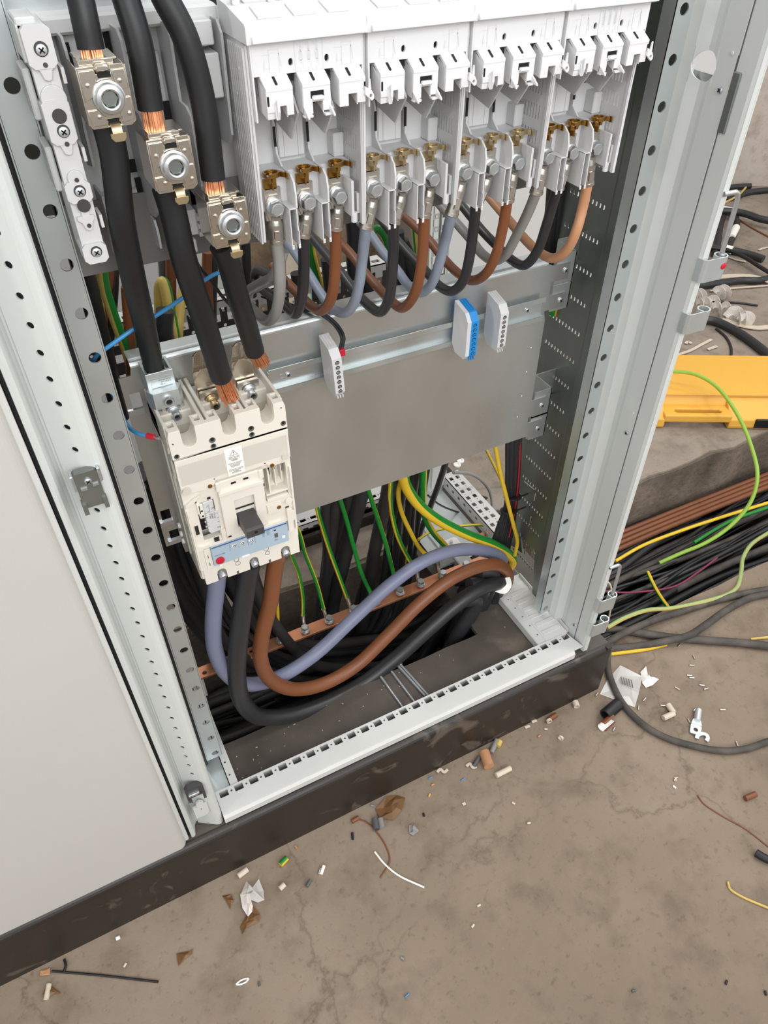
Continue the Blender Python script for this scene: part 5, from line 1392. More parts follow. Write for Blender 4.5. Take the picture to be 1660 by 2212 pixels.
mb = MB(); mb.tube([at(897, 1000, y=.21), at(888, 1080, y=.262), at(882, 1150, y=.288), at(876, 1230, y=.305)], .0012, 6, 6)
tag(mb.build('marker_thread', M['yel'], loc=at(888, 1080, y=.262)), 'thin yellow thread running down among the black cables', 'thread')
# left group behind the rail and under the breaker
for k in range(16):
    x = .03+.0085*k+rb.uniform(-.004, .004); y = .17+rb.uniform(0, .10)
    pts = [V((x-.015, y-.02, .48)), V((x-.006, y, .36)), V((x, y+.01, .24)), V((x+.015+rb.uniform(0, .02), y+.01, .10)), V((x+.06+rb.uniform(0, .05), y+.02, -.06)), V((x+.18+rb.uniform(0, .1), y+.03, -.16)), V((x+.40, y+.05, -.24))]
    r = rb.choice((.006, .0085, .010, .0115))
    mb = MB(); mb.tube(pts, r, 14, 7)
    tag(mb.build('trench_cable', rb.choice((M['blackd'], M['bkpvc'], M['blackd'])), loc=pts[2]), 'black cable curving down behind the left rail and breaker into the trench', 'cable', 'black cables behind the left rail')
# cables lying in the trench under the cabinet
for k in range(34):
    y = .08+.30*rb.random(); z = -.40+.20*rb.random()*(1 if k > 8 else .5); r = rb.choice((.007, .009, .011, .013))
    pts = [V((-.3+.26*j, y+rb.uniform(-.025, .025), z+rb.uniform(-.03, .03))) for j in range(6)]
    mb = MB(); mb.tube(pts, r, 10, 5)
    tag(mb.build('trench_cable', M['blackd'], loc=pts[2]), 'dusty black cable lying lengthwise in the dark trench under the cabinet', 'cable', 'black cables lying under the cabinet')
# ------------------------------------------------------------------ wires behind the upper gap, left
def wire(name, px, r, m, label, cat='wire', grp=None, stripe=None, face=None, n=16, sub=8):
    pts = [at(a, b, y=c) for a, b, c in px]
    mb = MB(); mb.tube(pts, r, n, sub, stripe=stripe, face=face)
    o = mb.build(name, M[m] if isinstance(m, str) else m, loc=pts[0]); return tag(o, label, cat, grp)
YP = [M['yelp'], M['grn']]
wire('rear_cable', [(175, 560, .16), (188, 610, .17), (208, 690, .19), (228, 770, .20), (245, 840, .21), (262, 900, .22)], .0105, 'black', 'thick black cable just right of the left rail behind the upper gap', 'cable')
wire('earth_wire', [(209, 560, .22), (210, 600, .22), (214, 650, .22), (219, 690, .22), (224, 740, .22)], .0050, YP, 'pale yellow-green wire at the far left of the upper gap', grp='yellow wires in the upper gap', stripe=.45, face=(-1, 0, .1))
wire('earth_wire', [(219, 560, .19), (224, 610, .19), (238, 660, .20), (255, 710, .21), (272, 755, .22), (285, 800, .23)], .0060, YP, 'pale yellow wire with a green edge slanting down left of the black cable', grp='yellow wires in the upper gap', stripe=.35, face=(1, -.4, -.3))
wire('rear_cable', [(237, 560, .23), (235, 610, .23), (225, 660, .23), (222, 710, .23), (216, 760, .23)], .0050, 'brown', 'brown cable behind the pale yellow wires at left', 'cable')
wire('rear_cable', [(246, 560, .24), (246, 610, .24), (243, 660, .24), (238, 720, .24), (232, 790, .24)], .0058, 'bkpvc', 'black cable behind the brown one at the left of the upper gap', 'cable')
wire('rear_cable', [(273, 620, .22), (277, 680, .22), (281, 730, .22), (283, 790, .22), (284, 830, .22)], .0062, 'brown', 'brown cable beside the black clamp cable over the plate', 'cable')
wire('earth_wire', [(292, 700, .24), (289, 735, .24), (286, 775, .24), (284, 810, .24)], .0040, YP, 'short pale yellow-green wire behind the cage clamp', grp='yellow wires in the upper gap', stripe=.45, face=(1, 0, .2))
wire('earth_wire', [(346, 690, .25), (345, 650, .25), (346, 618, .245), (352, 610, .24), (358, 625, .235), (368, 680, .23), (378, 735, .22), (384, 790, .21)], .0070, YP, 'yellow earth cable bent into a hairpin behind the second black cable', 'cable', grp='yellow wires in the upper gap', stripe=.2, face=(0, 0, -1))
wire('earth_wire', [(402, 600, .26), (396, 630, .25), (388, 680, .24), (385, 740, .23), (386, 790, .22)], .0060, YP, 'yellow earth cable straight beside the hairpin bend', 'cable', grp='yellow wires in the upper gap', stripe=.2, face=(0, 0, -1))
wire('rear_cable', [(351, 540, .28), (355, 600, .28), (352, 660, .28), (358, 720, .28), (362, 800, .28)], .0066, 'dkgrey', 'dark grey cable behind the yellow hairpin', 'cable')
wire('rear_cable', [(368, 540, .27), (369, 590, .27), (370, 650, .27), (372, 720, .27), (374, 800, .27)], .0066, 'brown', 'brown cable behind the yellow hairpin', 'cable')
wire('rear_cable', [(357, 670, .21), (355, 710, .21), (362, 760, .21), (372, 820, .21)], .0105, 'bkpvc', 'thick black cable in front of the rear cross bar', 'cable')
wire('rear_cable', [(448, 545, .27), (447, 580, .27), (449, 620, .27), (452, 680, .27), (455, 740, .27)], .0062, 'brown', 'brown cable behind the middle black cable in the upper gap', 'cable')
wire('rear_cable', [(461, 540, .28), (459, 600, .28), (457, 660, .28), (458, 740, .28)], .0070, 'bkpvc', 'black cable behind the middle black cable in the upper gap', 'cable')
wire('rear_cable', [(530, 520, .28), (532, 560, .28), (534, 590, .28), (545, 640, .28)], .0066, 'bkpvc', 'black cable behind the lowest clamp', 'cable')
wire('control_wire', [(480, 588, .10), (465, 592, .10), (440, 607, .095), (400, 640, .085), (340, 680, .075), (290, 710, .07), (230, 752, .068), (212, 765, .072), (200, 782, .085), (190, 800, .10)], .0021, 'blue', 'light blue wire stretched across the gap to a hole of the left rail', 'wire')
wire('control_wire', [(415, 545, .10), (430, 575, .10), (455, 605, .105), (480, 640, .11), (505, 668, .12)], .0018, 'black', 'thin black wire crossing behind the loose black cables', 'wire')
# right half of the upper gap
wire('earth_wire', [(668, 500, .30), (672, 545, .30), (686, 600, .30), (700, 650, .30), (712, 700, .29)], .0066, YG, 'bright yellow-green cable behind the brown loop', 'cable', 'yellow-green cables behind the loops', .6, (-1, 0, .4))
wire('earth_wire', [(806, 498, .27), (815, 494, .27), (828, 505, .27), (838, 530, .27), (845, 575, .28), (855, 640, .29)], .0056, YG, 'bright green and yellow cable arching behind the black loop', 'cable', 'yellow-green cables behind the loops', .7, (0, .5, 1))
wire('earth_wire', [(895, 440, .30), (897, 480, .30), (900, 520, .30), (905, 570, .30)], .0056, YP, 'yellow cable upright behind the brown loop in the middle', 'cable', 'yellow-green cables behind the loops', .1)
for k, px in enumerate(([(705, 560), (712, 620), (722, 700), (730, 740)], [(765, 480), (770, 530), (790, 600), (800, 680)], [(758, 470), (762, 520), (760, 560), (765, 600)], [(862, 500), (865, 560), (868, 620), (866, 680)], [(785, 540), (792, 600), (800, 650), (806, 690)], [(640, 590), (648, 640), (652, 690), (655, 730)], [(872, 520), (890, 560), (902, 600), (908, 640)], [(875, 550), (888, 590), (895, 640), (898, 680)], [(1196, 380), (1192, 440), (1186, 500), (1180, 580)], [(1210, 380), (1208, 440), (1202, 510), (1196, 590)], [(1225, 380), (1218, 450), (1212, 520), (1206, 600)], [(1240, 375), (1232, 440), (1225, 520), (1218, 600)])):
    wire('rear_cable', [(a, b, .27 if k < 8 else .215+.012*(k-8)) for a, b in px], .0078 if k < 8 else .0085, 'bkpvc', 'black cable hanging upright behind the row of loops' if k < 8 else 'black cable hanging upright beside the right side plate', 'cable', 'upright black cables behind the loops' if k < 8 else 'upright black cables at the side plate')
wire('earth_wire', [(1228, 530, .20), (1220, 570, .20), (1208, 620, .20), (1195, 680, .20)], .0058, YG, 'green and yellow cable showing in the gaps of the right fixing brackets', 'cable', 'yellow-green cables behind the loops', .5, (-1, 0, .3))
# black bundle down the side plate
for k in range(9):
    dx = -13+3.4*k
    wire('bundle_wire', [(1112+dx, 900, .17), (1110+dx, 960, .18), (1108+dx*.9, 1030, .19), (1104+dx*.8, 1090, .195), (1092+dx*1.2, 1140, .20), (1080+dx*1.4, 1185, .20), (1076+dx*1.4, 1230, .20)], .0032 if k % 3 else .0042, 'bkpvc', 'black wire of the bundle tied along the right side plate', 'wire', 'bundle at the side plate')
wire('bundle_wire', [(1124, 900, .172), (1124, 960, .178), (1120, 1040, .185), (1113, 1100, .19), (1100, 1160, .195)], .0014, 'red', 'thin dark red wire on the black bundle at the side plate', 'wire')
for (a, b) in ((1108, 1075), (1100, 1105)):
    c = at(a, b, y=.192); mb = MB(); mb.lathe([(.016, 0), (.0168, .0006), (.0168, .0034), (.016, .004)], c, (.1, .3, 1), 20); mb.box(c.x+.010, c.x+.045, c.y-.006, c.y-.0045, c.z, c.z+.003)
    tag(mb.build('cable_tie', M['black'], loc=c), 'black cable tie around the bundle at the right side plate', 'cable tie', 'ties on the bundle')
wire('floor_wire', [(980, 1021, .40), (1010, 1022, .41), (1040, 1037, .42), (1060, 1065, .42), (1065, 1100, .40), (1058, 1140, .37), (1050, 1170, .34)], .0040, 'greyc', 'grey wire arching over the perforated bar in the rear corner', 'wire')
wire('floor_wire', [(925, 1070, .36), (950, 1090, .38), (985, 1105, .40), (1020, 1115, .40)], .0022, 'black', 'thin black wire lying over the rear bottom sheet', 'wire')
wire('floor_wire', [(1025, 1068, .44), (1060, 1080, .46), (1095, 1092, .48)], .0042, 'blackd', 'dusty black cable on the floor beyond the perforated bar', 'cable')
wire('floor_wire', [(1035, 1160, .30), (1060, 1145, .33), (1085, 1130, .36)], .0055, 'tan', 'light brown cable end beside the black bundle', 'cable')
for a, b in ((988, 1005), (995, 996)):
    c = at(a, b, z=SZ); mb = MB(); mb.lathe([(.0095, 0), (.0095, .003), (.005, .0035), (.0045, .0012)], c, (0, 0, 1), 18)
    tag(mb.build('washer', M['label'], loc=c), 'white ring washer on the floor behind the perforated bar', 'washer', 'white washers')
# ------------------------------------------------------------------ four long screws lying across the plinth flange
for k, (a, b) in enumerate((((812, 426), (893, 538)), ((848, 404), (936, 520)), ((873, 388), (970, 495)), ((890, 392), (985, 497)))):
    f = lambda q: at(330+q[0]*.60241, 1200+q[1]*.60241, z=-.0172)
    p, q = f(a), f(b); d = (p-q).normalized(); q = q-d*.006
    mb = MB(); mb.cyl(q, p, .0022, 10)
    n = 44
    for i in range(n): mb.lathe([(.0022, 0), (.0027, .0004), (.0022, .0008)], q+(p-q)*(i/n), d, 8, cap=False)
    mb.lathe([(.0046, 0), (.0046, .0018), (.003, .003)], p, d, 12)
    tag(mb.build('long_screw', M['zinc'], loc=(p+q)/2), ('long zinc screw, leftmost of four on the plinth flange', 'long zinc screw, second of four on the plinth flange', 'long zinc screw with its head beside the rightmost one', 'long zinc screw, rightmost of four on the plinth flange')[k], 'screw', 'long screws on the plinth')
# ================================================================== outside: trench cables, yellow case, floor cables
rt = random.Random(5)
def lie(name, px, r, m, label, z=FZ, cat='cable', grp=None, n=14, sub=8, stripe=None, face=None, lift=0, ph=None):
    pts = []
    for q in px:
        zz = (q[2] if len(q) > 2 else z)+r+lift
        pts.append(at(q[0], q[1], z=zz))
    mb = MB(); mb.tube(pts, r, n, sub, stripe=stripe, face=face)
    o = mb.build(name, M[m] if isinstance(m, str) else m, loc=pts[len(pts)//2]); return tag(o, label, cat, grp)
for k in range(84):
    y0 = .06+.26*(k/83)+rt.uniform(-.02, .02); r = rt.choice((.003, .004, .005, .006, .007, .009))
    z0 = -.235-.10*rt.random() if k % 3 else -.215-.02*rt.random()
    sl = rt.uniform(-.03, .05)
    pts = [V((.70+.28*j, min(.325, max(.06, y0+sl*j*.4+rt.uniform(-.018, .018))), z0+rt.uniform(-.012, .012))) for j in range(6)]
    mb = MB(); mb.tube(pts, r, 10, 6)
    tag(mb.build('trench_cable', rt.choice((M['blackd'], M['black'], M['dusty'], M['bkpvc'])), loc=pts[2]), 'black cable among many running along the open floor trench at right', 'cable', 'black cables in the open trench')
for k in range(4):
    pts = [V((.72, .300-.012*k, -.195+.004*k)), V((.95, .302-.014*k, -.190)), V((1.25, .300-.013*k, -.188)), V((1.7, .292-.013*k, -.185))]
    mb = MB(); mb.tube(pts, .0068, 12, 8)
    tag(mb.build('brown_cable', M['brown'], loc=pts[1]), 'brown cable along the far side of the open trench', 'cable', 'brown cables in the open trench')
YG2 = [M['yel'], M['grn']]
lie('earth_wire', [(1330, 1212, -.17), (1390, 1178, -.165), (1470, 1147, -.165), (1560, 1117, -.165), (1660, 1086, -.165)], .0042, YG2, 'yellow wire running above the brown cables in the trench', cat='wire', stripe=.25, face=(0, -1, -.6))
lie('earth_wire', [(1500, 1172, -.175), (1580, 1125, -.170), (1660, 1096, -.170)], .0042, 'grn', 'green wire just below the yellow one over the brown cables', cat='wire')
q = [at(1400, 1236, z=-.19), at(1412, 1262, z=-.185), at(1428, 1290, z=-.175), at(1447, 1316, z=-.16)]
mb = MB(); mb.tube(q, .0046, 14, 6, stripe=.3, face=(-1, -.5, .3)); tag(mb.build('earth_wire', YG2, loc=q[1]), 'short yellow and green wire end sticking up across the black trench cables', 'wire')
q = [at(1452, 802, z=.05), at(1500, 808, z=.055), at(1545, 832, z=.05), at(1592, 892, z=.03), at(1624, 965, z=.0), at(1637, 1030, z=-.03), at(1622, 1085, z=-.08), at(1580, 1135, z=-.13), at(1530, 1170, z=-.165), at(1470, 1196, z=-.185), at(1425, 1216, z=-.20)]
mb = MB(); mb.tube(q, .0048, 14, 8, stripe=.45, face=(0, 1, .4)); tag(mb.build('earth_wire', [mat('lime_pvc', (176, 190, 66), .4), mat('lime_green_pvc', (140, 182, 62), .4)], loc=q[4]), 'yellow-green wire arching over the yellow case and down into the trench', 'wire')
lie('earth_wire', [(1312, 1356, -.14), (1350, 1335, -.14), (1400, 1318, -.145), (1450, 1314, -.148), (1520, 1300, -.150), (1570, 1285, -.155), (1592, 1270, -.16), (1602, 1235, -.17), (1606, 1205, -.18), (1625, 1175, -.19), (1662, 1150, -.20)], .0048, [M['yelp'], mat('sage_pvc', (160, 178, 110), .45)], 'pale yellow-green wire wandering along the near edge of the trench', cat='wire', stripe=.5, face=(-.2, 1, .1))
lie('thin_wire', [(1306, 1277), (1345, 1280), (1400, 1277), (1460, 1266), (1510, 1235), (1550, 1205)], .0024, mat('magenta_pvc', (128, 40, 72), .5), 'thin dark magenta wire between the black trench cables', z=-.185, cat='wire')
q = [at(1298, 1248, y=-.01), at(1318, 1262, y=-.005), at(1323, 1290, y=.0), at(1318, 1325, y=.01), at(1312, 1352, y=.02)]
mb = MB(); mb.tube(q, .0018, 8, 6); tag(mb.build('thin_wire', M['rag'], loc=q[2]), 'thin pale wire hanging down behind the lower hooks', 'wire')
# dusty cables on the near floor
lie('floor_cable', [(1285, 1356), (1330, 1360), (1380, 1367), (1450, 1377), (1520, 1383), (1590, 1388), (1665, 1396)], .0090, 'dusty', 'dusty dark cable lying straight from the cabinet corner to the right')
lie('floor_cable', [(1300, 1396), (1340, 1372, -.15), (1400, 1345, -.15), (1460, 1325, -.155), (1530, 1303), (1600, 1284), (1665, 1272)], .0078, 'dusty', 'dusty dark cable along the trench edge behind the straight one')
lie('floor_cable', [(1310, 1402), (1380, 1395), (1450, 1383, -.150), (1490, 1372, -.145), (1525, 1350, -.150), (1570, 1318), (1620, 1292), (1665, 1282)], .0078, 'dusty', 'scuffed dark cable crossing over the straight one')
lie('floor_cable', [(1350, 1368, -.15), (1330, 1378), (1317, 1402), (1314, 1440), (1326, 1482), (1350, 1525), (1390, 1565), (1440, 1594), (1500, 1612), (1560, 1622), (1610, 1618), (1665, 1600)], .0066, 'dusty', 'dark cable making a wide loop over the near floor at right')
lie('earth_wire', [(1318, 1413), (1360, 1408), (1400, 1402), (1440, 1392)], .0040, [M['yelp'], M['yel']], 'short yellow wire under the dark cables at the plinth corner', cat='wire', stripe=.5)
lie('earth_wire', [(1622, 1381), (1665, 1376)], .003, 'yelp', 'yellow wire end at the far right edge beside the straight cable', cat='wire')
# yellow plastic case on the raised floor
a = at(1405, 926, z=SZ); b = at(1662, 929, z=SZ); ux = (b-a).normalized(); ny = V((-ux.y, ux.x, 0))
cs = thing('tool_case', a, 'yellow plastic tool case with a grip lying on the raised floor', 'case')
wd_ = .46
def frame(mb): return mb.xf(Matrix((ux, ny, V((0, 0, 1)))).transposed().to_4x4()).xf(Matrix.Translation(a))
mb = MB()
mb.side([(.048, .004), (.044, .020), (.052, .044), (.066, .066), (.076, .070), (.26, .070), (.26, .0), (.06, .0)], -.06, wd_)
for x0, x1 in ((-.06, .035), (.205, wd_)): mb.side([(.004, .0), (.0, .010), (.002, .030), (.030, .044), (.062, .062), (.07, .06), (.07, .0)], x0, x1)
frame(mb).build('shell', M['case'], cs, bev=.006, bseg=3)
mb = MB(); mb.prism(rect(.03, .21, .002, .060), .022, (0, 0, .020), (1, 0, 0), (0, 1, 0), (0, 0, 1), [rect(.062, .185, .018, .034, .006)])
frame(mb).build('grip', M['case'], cs, bev=.005, bseg=3)
mb = MB(); mb.box(.272, .35, -.002, .004, .006, .034, c=.002); lt = frame(mb).build('latch', M['black'], cs)
mb = MB(); mb.box(-.06, wd_, .058, .26, .0697, .0705, c=.0003); mb.box(.0, wd_, .10, .104, .0700, .0712, c=.0004); frame(mb).build('lid_line', M['case'], cs)
# cables and waste on the raised floor, far right
lie('floor_cable', [(1525, 412), (1560, 408), (1590, 404), (1622, 402)], .0125, 'bkpvc', 'short black cable end lying farthest back by the wall', z=SZ)
lie('floor_cable', [(1530, 432), (1580, 427), (1620, 415), (1665, 410)], .0125, 'bkpvc', 'black cable lying beside the farthest cable end', z=SZ)
lie('floor_cable', [(1530, 455), (1585, 457), (1615, 463), (1640, 472), (1668, 478)], .0135, 'bkpvc', 'black cable pointing right behind the upper wire rod', z=SZ+.02)
lie('floor_cable', [(1535, 535), (1580, 541), (1620, 550), (1650, 560)], .0135, 'bkpvc', 'black cable end below the wrapped cables at right', z=SZ)
lie('floor_cable', [(1530, 534), (1575, 541), (1610, 556), (1640, 575), (1668, 592)], .0070, 'black', 'thinner black cable slanting to the right edge', z=SZ+.02)
lie('floor_cable', [(1590, 462), (1592, 490), (1585, 510), (1570, 540), (1555, 560)], .0125, 'blackd', 'dark cable with white tape bands behind the wire rod', z=SZ)
lie('floor_cable', [(1565, 460), (1556, 490), (1552, 520), (1545, 550)], .0125, 'blackd', 'dark cable closest to the post behind the wire rod', z=SZ)
for pa, pb, lab in (((1556, 452), (1586, 457), 'white tape band on the black cable pointing right'), ((1591, 492), (1580, 514), 'white tape band on the dark cable behind the wire rod'), ((1562, 535), (1582, 541), 'white tape band on the cable end below')):
    p, q = at(*pa, z=SZ+.018), at(*pb, z=SZ+.018); mb = MB(); mb.cyl(p, q, .0145, 16); tag(mb.build('tape_band', M['label'], loc=p), lab, 'tape', 'white tape bands')
lie('thin_wire', [(1565, 438), (1582, 430), (1600, 418), (1612, 405)], .0040, 'yelp', 'yellow wire crossing the farthest black cables', z=SZ+.03, cat='wire')
lie('floor_cable', [(1505, 618), (1550, 613), (1600, 606), (1640, 606), (1668, 600)], .0125, 'bkpvc', 'black cable beside the stripped cream sheath', z=SZ)
mb = MB(); q = [at(x, y, z=SZ+.012) for x, y in ((1512, 605), (1560, 598), (1610, 596), (1640, 600), (1668, 610))]; mb.strip(q, .026, .003, up=(0, 0, 1)); tag(mb.build('cable_sheath', M['rag'], loc=q[2]), 'long stripped cream cable sheath lying on the floor at right', 'sheath')
mb = MB(); q = [at(x, y, z=SZ+.006) for x, y in ((1535, 628), (1590, 622), (1630, 619), (1668, 616))]; mb.strip(q, .008, .002, up=(0, 0, 1)); tag(mb.build('cable_sheath', M['rag'], loc=q[2]), 'narrow cream sheath strip below the wide one', 'sheath')
mb = MB(); q = [at(x, y, z=SZ+.006) for x, y in ((1560, 690), (1600, 702), (1635, 708), (1668, 706))]; mb.strip(q, .022, .003, up=(0, 0, 1)); tag(mb.build('cable_sheath', M['rag'], loc=q[2]), 'cream sheath piece right of the thick cable by the hook', 'sheath')
lie('thin_wire', [(1538, 650), (1580, 653), (1610, 656), (1638, 660)], .0035, 'black', 'thin black wire end pointing right past the white curls', z=SZ, cat='wire')
lie('thin_wire', [(1598, 475), (1625, 492), (1668, 515)], .0030, 'brown', 'thin brown wire on the floor right of the wire rod', z=SZ, cat='wire')
lie('floor_cable', [(1510, 690), (1545, 694), (1585, 712), (1625, 738), (1668, 772)], .0135, 'bkpvc', 'thick black cable running right from behind the lower hook', z=SZ)
lie('thin_wire', [(1548, 710), (1568, 727), (1580, 750), (1578, 775), (1565, 792), (1552, 802)], .0038, 'blackd', 'thin dark wire bent on the floor above the yellow case', z=SZ, cat='wire')
rs2 = random.Random(9)
for k, (x, y, L_) in enumerate(((1510, 640, .03), (1535, 655, .05), (1560, 668, .05), (1585, 680, .05), (1600, 688, .03), (1560, 632, .04), (1612, 690, .03), (1520, 660, .04))):
    c = at(x, y, z=SZ+.02); mb = MB(); ang = rs2.uniform(-.6, .6)
    P = []
    for j in range(26):
        t = j/25*2*PI*1.6
        P.append(c+V((math.cos(ang), math.sin(ang), 0))*(L_*(j/25-.5))+V((-math.sin(ang), math.cos(ang), 0))*(.016*math.cos(t))+V((0, 0, .016*math.sin(t))))
    mb.strip(P, .020, .0010, up=(math.cos(ang), math.sin(ang), 0), raw=True)
    tag(mb.build('white_curl', M['wshav'], loc=c), 'curled white plastic shaving on the floor beside the lower hook', 'shaving', 'white curls on the floor')
for k, px in enumerate(([(1458, 768), (1490, 758), (1515, 745), (1538, 733)], [(1462, 772), (1475, 770), (1486, 770)], [(1530, 755), (1540, 751), (1550, 748)], [(1482, 742), (1488, 738), (1494, 742)], [(1575, 555), (1595, 562), (1612, 565)], [(1640, 540), (1650, 536), (1660, 534)])):
    mb = MB(); q = [at(a_, b_, z=SZ+.004) for a_, b_ in px]; mb.strip(q, .010, .0015, up=(0, 0, 1)); tag(mb.build('cream_shaving', M['rag'], loc=q[1]), 'cream cable sheath shaving on the raised floor at right', 'shaving', 'cream shavings on the raised floor')
# ================================================================== litter on the near floor
def clip(px, py, L_, r, ang, m, name, label, grp=None, hollow=False, z=FZ):
    c = at(px, py, z=z+r); d = V((math.cos(ang), math.sin(ang), 0))
    mb = MB()
    if hollow: mb.lathe([(r, 0), (r, L_), (r*.72, L_), (r*.72, 0), (r, 0)], c-d*L_/2, d, 14, cap=False)
    else: mb.cyl(c-d*L_/2, c+d*L_/2, r, 10)
    return tag(mb.build(name, M[m], loc=c), label, name.replace('_', ' ') if len(name) < 14 else 'offcut', grp)
G1 = 'small metal ferrule clippings on the floor'
for x, y, an in ((1468, 1394, .3), (1500, 1420, 1.2), (1495, 1437, -.5), (1490, 1459, -.6), (1495, 1464, -.6), (1517, 1480, -.7), (1526, 1488, -.2), (1464, 1487, -1.2), (1393, 1511, .3), (1433, 1524, -.6), (1562, 1533, -.5), (1593, 1607, 1.1), (1501, 1534, .4), (1489, 1557, 1.3), (1380, 1529, .8), (1290, 1500, .4), (1327, 1575, .5), (1460, 1683, .2), (690, 1882, .9)):
    clip(x, y, .010, .0017, an, 'tin', 'ferrule', 'tiny pale metal clipping on the floor near the looped cable', G1)
clip(1445, 1546, .026, .0058, -.05, 'rag', 'sleeve_offcut', 'beige sleeve piece lying flat, lower of the pair'); clip(1450, 1531, .020, .0058, 1.4, 'rag', 'sleeve_offcut', 'beige sleeve piece lying upright in the pair')
clip(1322, 1533, .040, .0125, .2, 'black', 'black_sleeve', 'short black heat shrink sleeve on the floor by the plinth corner', hollow=True)
# brown jacket cut open
c = at(1303, 1575, z=FZ); t_ = thing('jacket_offcut', c, 'cut open brown cable jacket piece with a white inside near the plinth corner', 'offcut')
mb = MB(); P = [(.010*math.cos(a_), .010+.010*math.sin(a_)) for a_ in [PI*(1.25+1.3*k/10) for k in range(11)]]; Q = [(x*.8, .010+(y-.010)*.8) for x, y in P[::-1]]
mb.prism(P+Q, .028, c, (-.2, 1, 0), (0, 0, 1), (1, .2, 0)); mb.build('jacket', M['brown'], t_)
mb = MB(); mb.prism([(x*.78, .010+(y-.010)*.78) for x, y in P]+[(x*.66, .010+(y-.010)*.66) for x, y in P[::-1]], .034, c+V((-.007, 0, 0)), (-.2, 1, 0), (0, 0, 1), (1, .2, 0)); mb.build('inner_layer', M['label'], t_)
clip(1245, 1521, .012, .0060, 1.2, 'rag', 'sheath_ring', 'small pale sheath ring standing at the plinth foot', hollow=True); clip(1187, 1557, .005, .0055, 1.4, 'rag', 'sheath_ring', 'pale sheath ring left of the standing one', hollow=True); clip(1212, 1594, .004, .0055, .5, 'rag', 'sheath_ring', 'pale flattened sheath ring in front of the plinth', hollow=True)
clip(1194, 1549, .020, .0052, .1, 'brown', 'brown_offcut', 'brown wire offcut between the sheath rings')
clip(1052, 1640, .030, .0100, 1.3, 'tan', 'brown_offcut', 'short thick light brown sleeve at the middle of the plinth foot'); clip(1088, 1667, .032, .0055, 0, 'rag', 'sleeve_offcut', 'beige sleeve lying right of the brown one')
clip(1068, 1612, .030, .0050, .6, 'greyc', 'grey_offcut', 'grey wire offcut behind the light brown sleeve'); clip(1078, 1606, .012, .0056, .6, 'yelp', 'yellow_offcut', 'pale yellow ring beside the grey offcut'); clip(1030, 1645, .022, .0042, .5, 'dkgrey', 'grey_offcut', 'dark grey wire offcut left of the light brown sleeve')
for px in ([(945, 1668), (952, 1662), (960, 1668), (968, 1662)], [(1008, 1655), (1016, 1650), (1022, 1658), (1030, 1656)], [(1150, 1560), (1160, 1556)], [(1135, 1572), (1145, 1568)], [(1000, 1738), (1006, 1735)]):
    mb = MB(); q = [at(a_, b_, z=FZ+.003) for a_, b_ in px]; mb.strip(q, .005, .0012, up=(0, 0, 1)); tag(mb.build('cream_shaving', M['rag'], loc=q[0]), 'curled cream shaving on the floor at the plinth foot', 'shaving', 'cream shavings at the plinth')
def scrap(poly, m, name, label, cat, z=FZ+.0015, amp=.004, seed=1, grp=None):
    """thin crumpled sheet from a floor outline"""
    rr = random.Random(seed); P = [at(a_, b_, z=z) for a_, b_ in poly]; c = sum(P, V())/len(P)
    vs = [c+V((0, 0, amp))]; n_ = len(P)
    for p in P: vs.append(p.lerp(c, .5)+V((0, 0, rr.uniform(0, amp*1.6))))
    for p in P: vs.append(p+V((0, 0, rr.uniform(0, amp*.5))))
    fs = []
    for i in range(n_):
        j = (i+1) % n_
        fs.append((0, 1+i, 1+j)); fs.append((1+i, 1+n_+i, 1+n_+j)); fs.append((1+i, 1+n_+j, 1+j))
    mb = MB(); mb.add(vs, fs); return tag(mb.build(name, M[m], loc=c), label, cat, grp)
bag = scrap([(1340, 1438), (1388, 1462), (1380, 1500), (1372, 1528), (1296, 1500), (1312, 1470)], 'film', 'plastic_bag', 'small clear plastic bag with faint print under the looped cable', 'bag', seed=4)
mb = MB()
for k in range(5):
    p, q = at(1342+5.5*k, 1462+1.5*k, z=FZ+.009), at(1346+5.5*k, 1478+2*k, z=FZ+.009); d = (q-p).normalized(); nn = V((-d.y, d.x, 0))*.0012
    mb.add([p-nn, q-nn, q+nn, p+nn], [(0, 1, 2, 3)])
mb.build('faint_print', M['dkgrey'], bag)
scrap([(1384, 1452), (1396, 1440), (1398, 1458), (1412, 1468), (1424, 1468), (1410, 1482), (1396, 1486), (1388, 1476)], 'label', 'paper_scrap', 'torn white paper scrap right of the plastic bag', 'paper', amp=.008, seed=7)
# cable lug and its clipped end
c = at(1503, 1578, z=FZ+.003); t_ = thing('loose_lug', c, 'loose tinned cable lug lying on the floor inside the cable loop', 'lug')
dv = (at(1508, 1540, z=FZ+.003)-c); dv.z = 0; dv.normalize(); nv = V((dv.y, -dv.x, 0))
mb = MB(); mb.prism(rect(-.010, .010, -.010, .012, .002), .003, c, nv, dv, (0, 0, 1), [circ(0, 0, .0045, 14)]); mb.prism([(-.010, .012), (.010, .012), (.0068, .024), (-.0068, .024)], .004, c, nv, dv, (0, 0, 1)); mb.cyl(c+dv*.021+V((0, 0, .004)), c+dv*.046+V((0, 0, .005)), .0066, 14); mb.build('lug_body', M['rail'], t_)
P = [at(1518+12*math.cos(a_), 1594+9*math.sin(a_), z=FZ+.004) for a_ in [PI*(.95+1.3*k/9) for k in range(10)]]
mb = MB(); mb.strip(P, .007, .002, up=(0, 0, 1), raw=True); tag(mb.build('cut_ring', M['rail'], loc=P[4]), 'bent dark metal ring piece beside the loose lug', 'ring')
